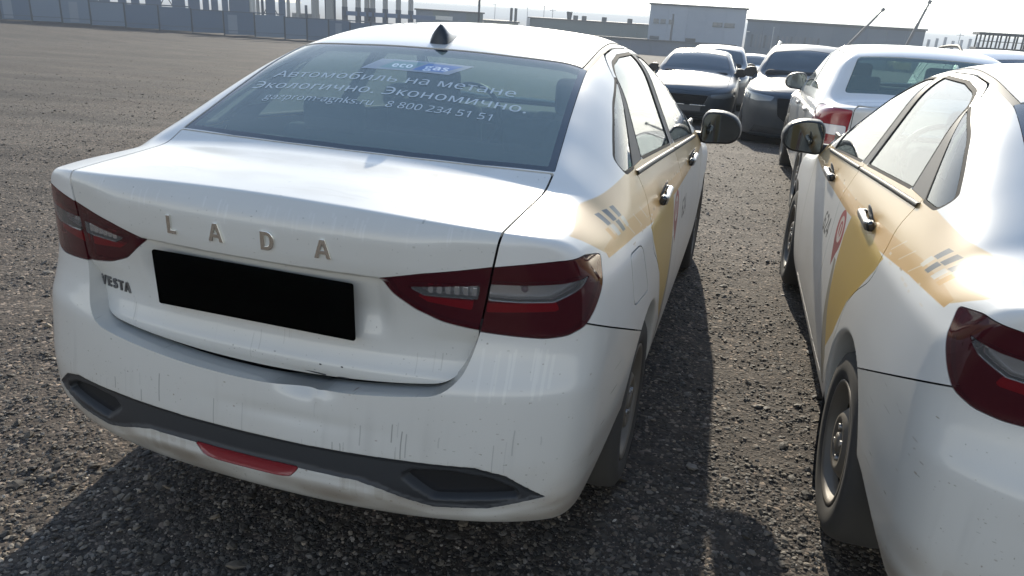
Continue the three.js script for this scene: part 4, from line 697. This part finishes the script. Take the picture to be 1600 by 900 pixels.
const suvOpts = (paint, rails) => ({ paint, beltY: 1.1, rim: silver, spokes: 5, seatY: 0.18,
  shield: [[-0.1, -2.07], [0.70, -1.93], [0.60, -1.47], [-0.1, -1.38]], back: [[-0.1, 0.74], [0.5, 0.72], [0.6, 0.9], [-0.1, 0.95]],
  side: [[[-1.02, 1.15], [-1.10, 1.53], [-1.38, 1.50], [-1.78, 1.22], [-1.6, 1.12]], [[0.02, 1.18], [-0.05, 1.54], [-1.05, 1.55], [-0.96, 1.155]], [[0.55, 1.25], [0.35, 1.50], [0.02, 1.53], [0.08, 1.19]]],
  lamps: [[[[0.40, 0.90], [0.44, 0.83], [0.66, 0.81], [0.9, 0.84], [0.9, 0.94]], true, headGlass, 'headlamp']],
  trims: [[[[-0.3, 0.88], [0.36, 0.88], [0.32, 0.62], [0.16, 0.50], [-0.3, 0.50]], true, hole, 'grille'], [[[-0.3, 0.42], [0.62, 0.44], [0.7, 0.33], [-0.3, 0.31]], true, blackPlastic, 'bumper_trim']],
  hood: [[-0.1, -2.12], [0.74, -2.05], [0.70, -3.1], [0.4, -3.42], [-0.1, -3.46]], mirror: [1.14, -1.82], handles: [[0.98, -0.25], [0.96, -1.25]], rails });
const greySheet = phys(0.10, 0.105, 0.11, 0.35, { clearcoat: 1, clearcoatRoughness: 0.08, metalness: 0.3 });
{
  const a = otherCar('dark_crossover', specSuv, suvOpts(blackSheet, silver)); place(a.car, 1.96, -10.1 - 3.6, Math.PI - 0.05, 'black crossover with roof rails facing the camera, its nose behind the white saloon', 'car');
  const b = otherCar('grey_crossover', specSuv, { ...suvOpts(greySheet, null), h: 0.022 }); place(b.car, -0.08, -17.75 - 3.6, Math.PI + 0.02, 'grey crossover parked directly behind the dark saloon, only roof and flank showing', 'car');
  const c = otherCar('silver_crossover', specSuv, { ...suvOpts(phys(0.42, 0.42, 0.42, 0.4, { clearcoat: 1, metalness: 0.4 }), darkTrim), h: 0.024 }); place(c.car, 3.95, -9.4, Math.PI, 'silver crossover of which only the roof shows above the right-hand taxi', 'car');
  const far = otherCar('white_saloon', specSaloon, { paint: whiteSheet, beltY: 1.0, h: 0.03,
    shield: [[-0.1, -2.07], [0.68, -1.9], [0.56, -1.36], [-0.1, -1.28]], side: [[[-0.02, 1.10], [-0.2, 1.30], [-0.6, 1.375], [-1.4, 1.30], [-1.78, 1.11], [-1.6, 1.02]]],
    lamps: [[[[0.42, 0.70], [0.42, 0.645], [0.66, 0.635], [0.86, 0.68], [0.86, 0.755]], true, headGlass, 'headlamp']], trims: [[[[-0.3, 0.66], [0.38, 0.66], [0.30, 0.45], [-0.3, 0.42]], true, hole, 'grille']], mirror: [1.03, -1.80] });
  place(far.car, 0.78, -31.5, Math.PI, 'small far white car facing the camera in the lane between the dark cars', 'car');
  const f2 = far.car.clone(); f2.name = numbered('white_saloon'); scene.add(f2); place(f2, 2.6, -35.5, Math.PI, 'farthest white car, a sliver beside the crossover mirror', 'car');
}
const car1 = buildSedan(); tag(car1, 'white taxi sedan with dented bumper and lettered rear window, nearest the camera', 'car', 'white taxis with orange bands');
const car2 = car1.clone(); car2.name = numbered('white_sedan'); car2.position.set(2.387, 0, -0.025); car2.rotation.y = 0.0285; scene.add(car2); tag(car2, 'white taxi sedan cut off by the right edge, left flank and red disc showing', 'car', 'white taxis with orange bands');
// ---------------------------------------------------------------- the far edge of the lot: hoarding, half-built frame, sheds, cranes, posts
const sheet = (r, g, b, rough = 0.7, o = {}) => std(r, g, b, rough, o);
const at = (g, x, y, z, ry = 0, rx = 0, rz = 0) => { g.rotateX(rx); g.rotateZ(rz); g.rotateY(ry); g.translate(x, y, z); return g; };
{ // hoarding of square sheet panels between posts
  const f = group('site_fence'), tones = [sheet(0.12, 0.165, 0.23), sheet(0.14, 0.19, 0.255), sheet(0.10, 0.145, 0.21), sheet(0.19, 0.235, 0.29)], post = sheet(0.06, 0.08, 0.10), rail = sheet(0.10, 0.13, 0.17), r = rng(3);
  const A = [[-64, -32], [-54.3, -43.7], [-50.2, -48.1], [-44.1, -52.4], [-38.75, -57.6], [-33, -62.5], [-24, -69]];
  let k = 0; tag(f, 'long fence of square blue-grey sheet panels along the left edge of the lot', 'fence');
  for (let i = 0; i < A.length - 1; i++) {
    const dx = A[i + 1][0] - A[i][0], dz = A[i + 1][1] - A[i][1], L = Math.hypot(dx, dz), n = Math.round(L / 2.15), ry = -Math.atan2(dz, dx);
    for (let j = 0; j < n; j++, k++) {
      const t = (j + 0.5) / n, x = A[i][0] + dx * t, z = A[i][1] + dz * t, y = groundY(x, z), w = L / n, px = A[i][0] + dx * j / n, pz = A[i][1] + dz * j / n, hh = 1.85 + (r() - 0.5) * 0.08, lean = (r() - 0.5) * 0.02;
      part('panel', at(box(w - 0.14, hh - 0.08, 0.04, 0, hh / 2 + 0.06, 0.0), x, y, z, ry, 0, lean), tones[(r() * 3.3) | 0], f);
      part('post', at(box(0.11, hh + 0.16, 0.12, 0, hh / 2, 0), px, groundY(px, pz), pz, ry, 0, lean), post, f);
      part('rail', at(box(w - 0.14, 0.05, 0.03, 0, 0.42, 0.035), x, y, z, ry, 0, lean), rail, f);
      if (r() < 0.3) part('patch', at(box(w * 0.3, hh * 0.8, 0.02, (r() - 0.5) * w * 0.5, hh * 0.5, 0.035), x, y, z, ry), tones[3], f);
    }
  }
  part('top_rail', merged(A.slice(1).map((p, i) => { const q = A[i], L = Math.hypot(p[0] - q[0], p[1] - q[1]); return at(box(L, 0.09, 0.08, 0, 1.93, 0), (p[0] + q[0]) / 2, groundY((p[0] + q[0]) / 2, (p[1] + q[1]) / 2), (p[1] + q[1]) / 2, -Math.atan2(p[1] - q[1], p[0] - q[0])); })), rail, f);
}
{ // half-built frame behind it: wide wall slabs at the left, bare columns to the right
  const b = group('unfinished_building'); tag(b, 'half-built blue-grey frame of wall slabs and columns rising behind the left fence', 'building');
  const P0 = [-68.0, -55.3], P1 = [-48.6, -72.65], P2 = [-37, -79.2], wall = sheet(0.11, 0.15, 0.21), col = sheet(0.30, 0.31, 0.31), pale = sheet(0.55, 0.56, 0.54), steel = sheet(0.08, 0.10, 0.13);
  const spot = px => { const t = px / 445; return px < 445 ? [mix(P0[0], P1[0], t), mix(P0[1], P1[1], t)] : [mix(P1[0], P2[0], (px - 445) / 195), mix(P1[1], P2[1], (px - 445) / 195)]; };
  const slabs = [[-60, 8], [9, 60], [61, 92], [93, 118], [119, 140], [141, 158], [170, 183], [190, 203], [212, 237], [254, 275], [280, 299], [304, 314], [318, 329], [336, 346], [348, 382], [411, 427], [434, 445]], y0 = -2.6;
  for (const [a, c] of slabs) { const A = spot(a), C = spot(c), L = Math.hypot(C[0] - A[0], C[1] - A[1]); part('wall_slab', at(box(L, 14, 0.5, 0, 7, 0), (A[0] + C[0]) / 2, y0, (A[1] + C[1]) / 2, -Math.atan2(C[1] - A[1], C[0] - A[0])), wall, b); }
  for (const [px, w, m, h] of [[387, 0.5, pale, 14], [397, 0.25, col, 14], [405, 0.2, steel, 14], [450, 0.25, col, 14], [465, 0.35, col, 14], [477, 0.2, steel, 3.6], [491, 0.6, col, 4.8], [507, 0.12, steel, 14], [515, 0.75, col, 14], [520, 0.3, steel, 5.2]]) { const [x, z] = spot(px); part('column', box(w, h, w, x, y0 + h / 2, z), m, b); }
  for (const [px, h] of [[537, 14], [558, 14], [572, 4.6], [581, 14], [601, 14], [622, 14], [642, 14]]) { const [x, z] = spot(px); const c = part('column', box(0.42, h, 0.42, x, y0 + h / 2, z), col, b); part('column_foot', box(0.46, 3.7, 0.46, x, y0 + 1.85, z), steel, c); }
  for (const [px, w] of [[237, 0], [411, 0]]) { const A = spot(px), B = spot(px + 16); for (const s of [0, 1]) { const g = new THREE.CylinderGeometry(0.05, 0.05, 3.2, 6), dx = B[0] - A[0], dz = B[1] - A[1]; g.rotateZ((s ? 1 : -1) * 0.5); part('brace', at(g, (A[0] + B[0]) / 2, 1.2, (A[1] + B[1]) / 2, -Math.atan2(dz, dx)), steel, b); } }
  const A = spot(535), B = spot(690), L = Math.hypot(B[0] - A[0], B[1] - A[1]); part('beam', at(box(L, 0.45, 0.4, 0, 0, 0), (A[0] + B[0]) / 2, 0.45, (A[1] + B[1]) / 2, -Math.atan2(B[1] - A[1], B[0] - A[0])), sheet(0.12, 0.17, 0.26), b);
  part('beam_end', at(box(1.9, 0.4, 0.42, 0, 0, 0), -33.6, 0.52, -81.0, -Math.atan2(B[1] - A[1], B[0] - A[0])), pale, b);
  { const C = spot(452), D = spot(495), l = Math.hypot(D[0] - C[0], D[1] - C[1]); part('low_wall', at(box(l, 2.1, 0.3, 0, 0, 0), (C[0] + D[0]) / 2, -0.9, (C[1] + D[1]) / 2 - 0.4, -Math.atan2(D[1] - C[1], D[0] - C[0])), col, b); }
}
function shed(name, label, a, c, h, depth, wallM, roofM, fit) { // a long low hall between two plan points, front wall towards the lot
  const s = group(name), L = Math.hypot(c[0] - a[0], c[1] - a[1]), y0 = Math.min(groundY(a[0], a[1]), groundY(c[0], c[1])) - 0.5; s.position.set((a[0] + c[0]) / 2, y0, (a[1] + c[1]) / 2); s.rotation.y = -Math.atan2(c[1] - a[1], c[0] - a[0]);
  const H = h + 0.5, n = Math.max(4, Math.round(L / 3)); for (let i = 0; i < n; i++) part('wall_panel', box(L / n - 0.03, H, 0.2, -L / 2 + (i + 0.5) * L / n, H / 2, 0), wallM[i % wallM.length], s);
  part('hall_body', box(L - 0.1, H - 0.1, depth, 0, (H - 0.1) / 2, -depth / 2 - 0.12), wallM[0], s); part('roof', box(L + 0.5, 0.25, depth + 0.8, 0, H + 0.125, -depth / 2), roofM, s);
  if (fit) fit(s, L, H); return tag(s, label, 'building');
}
{
  const pale = [sheet(0.26, 0.31, 0.38), sheet(0.275, 0.325, 0.395), sheet(0.25, 0.30, 0.37)], blue = [sheet(0.095, 0.135, 0.185), sheet(0.105, 0.145, 0.195), sheet(0.09, 0.13, 0.18)], green = [sheet(0.10, 0.14, 0.15), sheet(0.095, 0.135, 0.145)], dark = sheet(0.05, 0.06, 0.07), pane = phys(0.06, 0.08, 0.10, 0.1, { clearcoat: 1 });
  shed('office_block', 'tall pale blue-grey block with small high windows in the centre distance', [-17.06, -126.4], [-2.26, -127.6], 7.55, 14, pale, dark, (s, L, H) => {
    for (const x of [-6.3, -5.2, -3.9, 2.9, 3.6, 4.7, 5.5]) { const w = part('window', box(0.8, 0.62, 0.12, x, H - 2.4, 0.12), pane, s); part('frame', box(0.9, 0.06, 0.16, x, H - 2.75, 0.13), dark, w); }
    part('window', box(1.5, 1.0, 0.12, -6.3, H - 5.2, 0.12), pane, s); part('door', box(1.6, 2.2, 0.12, -0.6, H - 5.8, 0.12), dark, s); });
  shed('long_hall', 'long blue-grey industrial hall stretching right behind the cars', [-2.4, -147.6], [26.4, -145.5], 6.75, 25, blue, dark, (s, L, H) => {
    const pl = sheet(0.13, 0.155, 0.19); for (let i = 0; i < 16; i++) part('window', box(0.35, 2.2, 0.1, -L / 2 + 1.2 + i * 0.75, H - 3.4, 0.12), i % 3 ? pl : pane, s);
    part('gutter', box(L, 0.15, 0.3, 0, H - 0.12, 0.2), dark, s); part('wall_lamp', box(0.5, 0.15, 0.5, -L / 2 + 0.4, H - 1.9, 0.4), sheet(0.7, 0.7, 0.7), s); });
  shed('low_hall', 'low green-grey hall with roof vents left of the pale block', [-41.6, -141.4], [-16.5, -147.3], 4.75, 20, green, dark, (s, L, H) => { for (const x of [-4.2, -2.6, 1.2, 6.0]) { part('roof_vent', box(0.9, 0.8, 0.9, x, H + 0.6, -2), dark, s); } const v = new THREE.CylinderGeometry(0.6, 0.4, 1.4, 10); v.translate(-5.4, H + 0.9, -2); part('roof_vent', v, dark, s); part('hood_end', box(0.5, 2.5, 2, -L / 2, H - 1.2, 1), sheet(0.6, 0.6, 0.6), s); });
  shed('low_hall', 'low green-grey hall behind the roof aerial of the front car', [-57.15, -124.9], [-46.4, -129.4], 4.35, 20, [blue[0], green[0]], dark, (s, L, H) => { for (const x of [1.5, 2.3]) part('roof_vent', box(0.45, 2.6, 0.45, 9.5 + x, H + 0.0, -3), dark, s); });
  shed('low_hall', 'lower grey-green lean-to at the right end of the hall behind the aerial', [-46.3, -129.5], [-40.6, -131.6], 3.4, 16, [sheet(0.33, 0.37, 0.33)], dark);
  shed('yard_fence_wall', 'low dark blue wall at the foot of the pale block', [-24, -116], [-3, -117.5], 2.0, 0.3, [sheet(0.10, 0.13, 0.18)], dark).userData.category = 'wall';
  // frame building at the right edge
  const b = group('frame_building'); b.position.set(23.3, groundY(23.3, -85) - 0.2, -85); b.rotation.y = -0.1; tag(b, 'dark steel frame building with rows of open bays at the right edge', 'building');
  part('roof', box(6.2, 0.22, 5, 0.6, 4.95, -2.4), dark, b); part('floor_slab', box(6.2, 0.2, 5, 0.6, 3.55, -2.4), dark, b); part('back_wall', box(6.0, 3.5, 0.2, 0.6, 1.75, -4.6), blue[0], b);
  for (let i = 0; i < 9; i++) { part('column', box(0.14, 4.9, 0.14, -2.3 + i * 0.72, 2.45, 0), dark, b); part('column', box(0.14, 4.9, 0.14, -2.3 + i * 0.72 + 0.2, 2.45, -4.4), dark, b); }
  for (const y of [2.2, 4.25]) part('rail', box(6.0, 0.06, 0.06, 0.6, y, 0), dark, b);
  part('roof_mast', box(0.25, 2.2, 0.25, 1.9, 6.0, -1), dark, b);
}
{ // two telescopic cranes working behind the hall
  const dark = sheet(0.07, 0.08, 0.095), yel = sheet(0.45, 0.33, 0.05);
  const crane = (foot, tip, label) => {
    const c = group(numbered('mobile_crane')), y0 = groundY(foot[0], foot[2]); c.position.set(foot[0], y0, foot[2]);
    const d = new THREE.Vector3(tip[0] - foot[0], tip[1] - y0 - 2.2, tip[2] - foot[2]), L = d.length(), q = new THREE.Quaternion().setFromUnitVectors(new THREE.Vector3(0, 1, 0), d.clone().normalize());
    let t = 0; for (const [len, w] of [[0.62, 0.42], [0.26, 0.32], [0.12, 0.22]]) { const g = box(w, L * len, w, 0, L * (t + len / 2), 0); const m = part('boom_section', g, dark, c); m.position.set(0, 2.2, 0); m.quaternion.copy(q); t += len; }
    const h = part('boom_head', box(0.5, 0.55, 0.4, 0, L, 0), dark, c); h.position.set(0, 2.2, 0); h.quaternion.copy(q);
    part('carrier', rbox(2.4, 1.1, 8.5, 0.15, 0, 1.05, 0), yel, c); part('cab', rbox(2.0, 1.5, 2.2, 0.15, 0.2, 2.2, 1.6), dark, c);
    for (const z of [-3, -1.4, 1.6, 3.1]) for (const x of [-1.1, 1.1]) { const w = new THREE.CylinderGeometry(0.55, 0.55, 0.35, 16); w.rotateZ(Math.PI / 2); w.translate(x, 0.55, z); part('wheel', w, rubber, c); }
    const cable = new THREE.CylinderGeometry(0.025, 0.025, 3.4, 4); cable.translate(tip[0] - foot[0], tip[1] - y0 - 1.7, tip[2] - foot[2]); part('hoist_cable', cable, dark, c);
    return tag(c, label, 'crane');
  };
  crane([13.2, 0, -137.5], [18.1, 5.43, -136.6], 'crane boom leaning right in front of the long hall, left of the two');
  crane([22.0, 0, -136.2], [24.34, 6.87, -135.7], 'taller, steeper crane boom near the right end of the long hall');
}
{ // lamp posts and far pylons
  const steel = sheet(0.10, 0.11, 0.12), pale = sheet(0.5, 0.52, 0.54);
  const post = (x, z, h, label, m = steel, r = 0.11) => { const p = group(numbered('lamp_post')), y = groundY(x, z); p.position.set(x, y, z); const g = new THREE.CylinderGeometry(r * 0.6, r, h, 8); g.translate(0, h / 2, 0); part('pole', g, m, p); part('lamp_head', rbox(0.22, 0.12, 0.8, 0.04, 0, h, 0.3), m, p); return tag(p, label, 'lamp post'); };
  { const p = post(-19.55, -54, 4.6, 'thin dark post with a thicker upper part above the roof aerial'); part('upper_sleeve', new THREE.CylinderGeometry(0.11, 0.09, 1.5, 8).translate(0, 4.2, 0), steel, p); }
  post(-12.6, -120, 6.0, 'dark lamp post standing in front of the pale block', steel, 0.2);
  post(2.2, -140, 5.6, 'pale lamp post in front of the left end of the long hall', pale, 0.1);
  const pil = group('row_of_pillars'); tag(pil, 'far row of dark-footed pale pillars behind the right-hand cars', 'columns');
  for (let i = 0; i < 7; i++) { const x = 28.9 + i * 1.25, z = -155.2 + i * 0.25, y = groundY(x, z), h = 5.7 + (i % 3) * 0.25, c = part('column', box(0.42, h, 0.42, x, y + h / 2, z), pale, pil); part('column_foot', box(0.47, 4.4, 0.47, x, y + 2.2, z), steel, c); }
  for (const [x, z, h, lab] of [[-72, -210, 9, 'far thin pylon left of the hall behind the aerial'], [-64, -215, 10, 'tall far pylon above the hall behind the aerial'], [-50, -190, 8, 'short far pylon above the lean-to of the green hall'], [-55, -200, 9, 'far pylon between the dark post and the tall pylon'], [45, -210, 9, 'lone far pylon by the row of pillars at the right']]) { const p = group(numbered('power_pylon')), y = groundY(x, z); p.position.set(x, y, z); const g = new THREE.CylinderGeometry(0.08, 0.16, h, 6); g.translate(0, h / 2, 0); part('pole', g, pale, p); part('cross_arm', box(1.6, 0.12, 0.12, 0, h - 0.5, 0), pale, p); tag(p, lab, 'pylon'); }
}
scene.fog = new THREE.FogExp2(new THREE.Color().setRGB(0.78, 0.84, 0.90), 0.0013);
renderer.render(scene, camera);
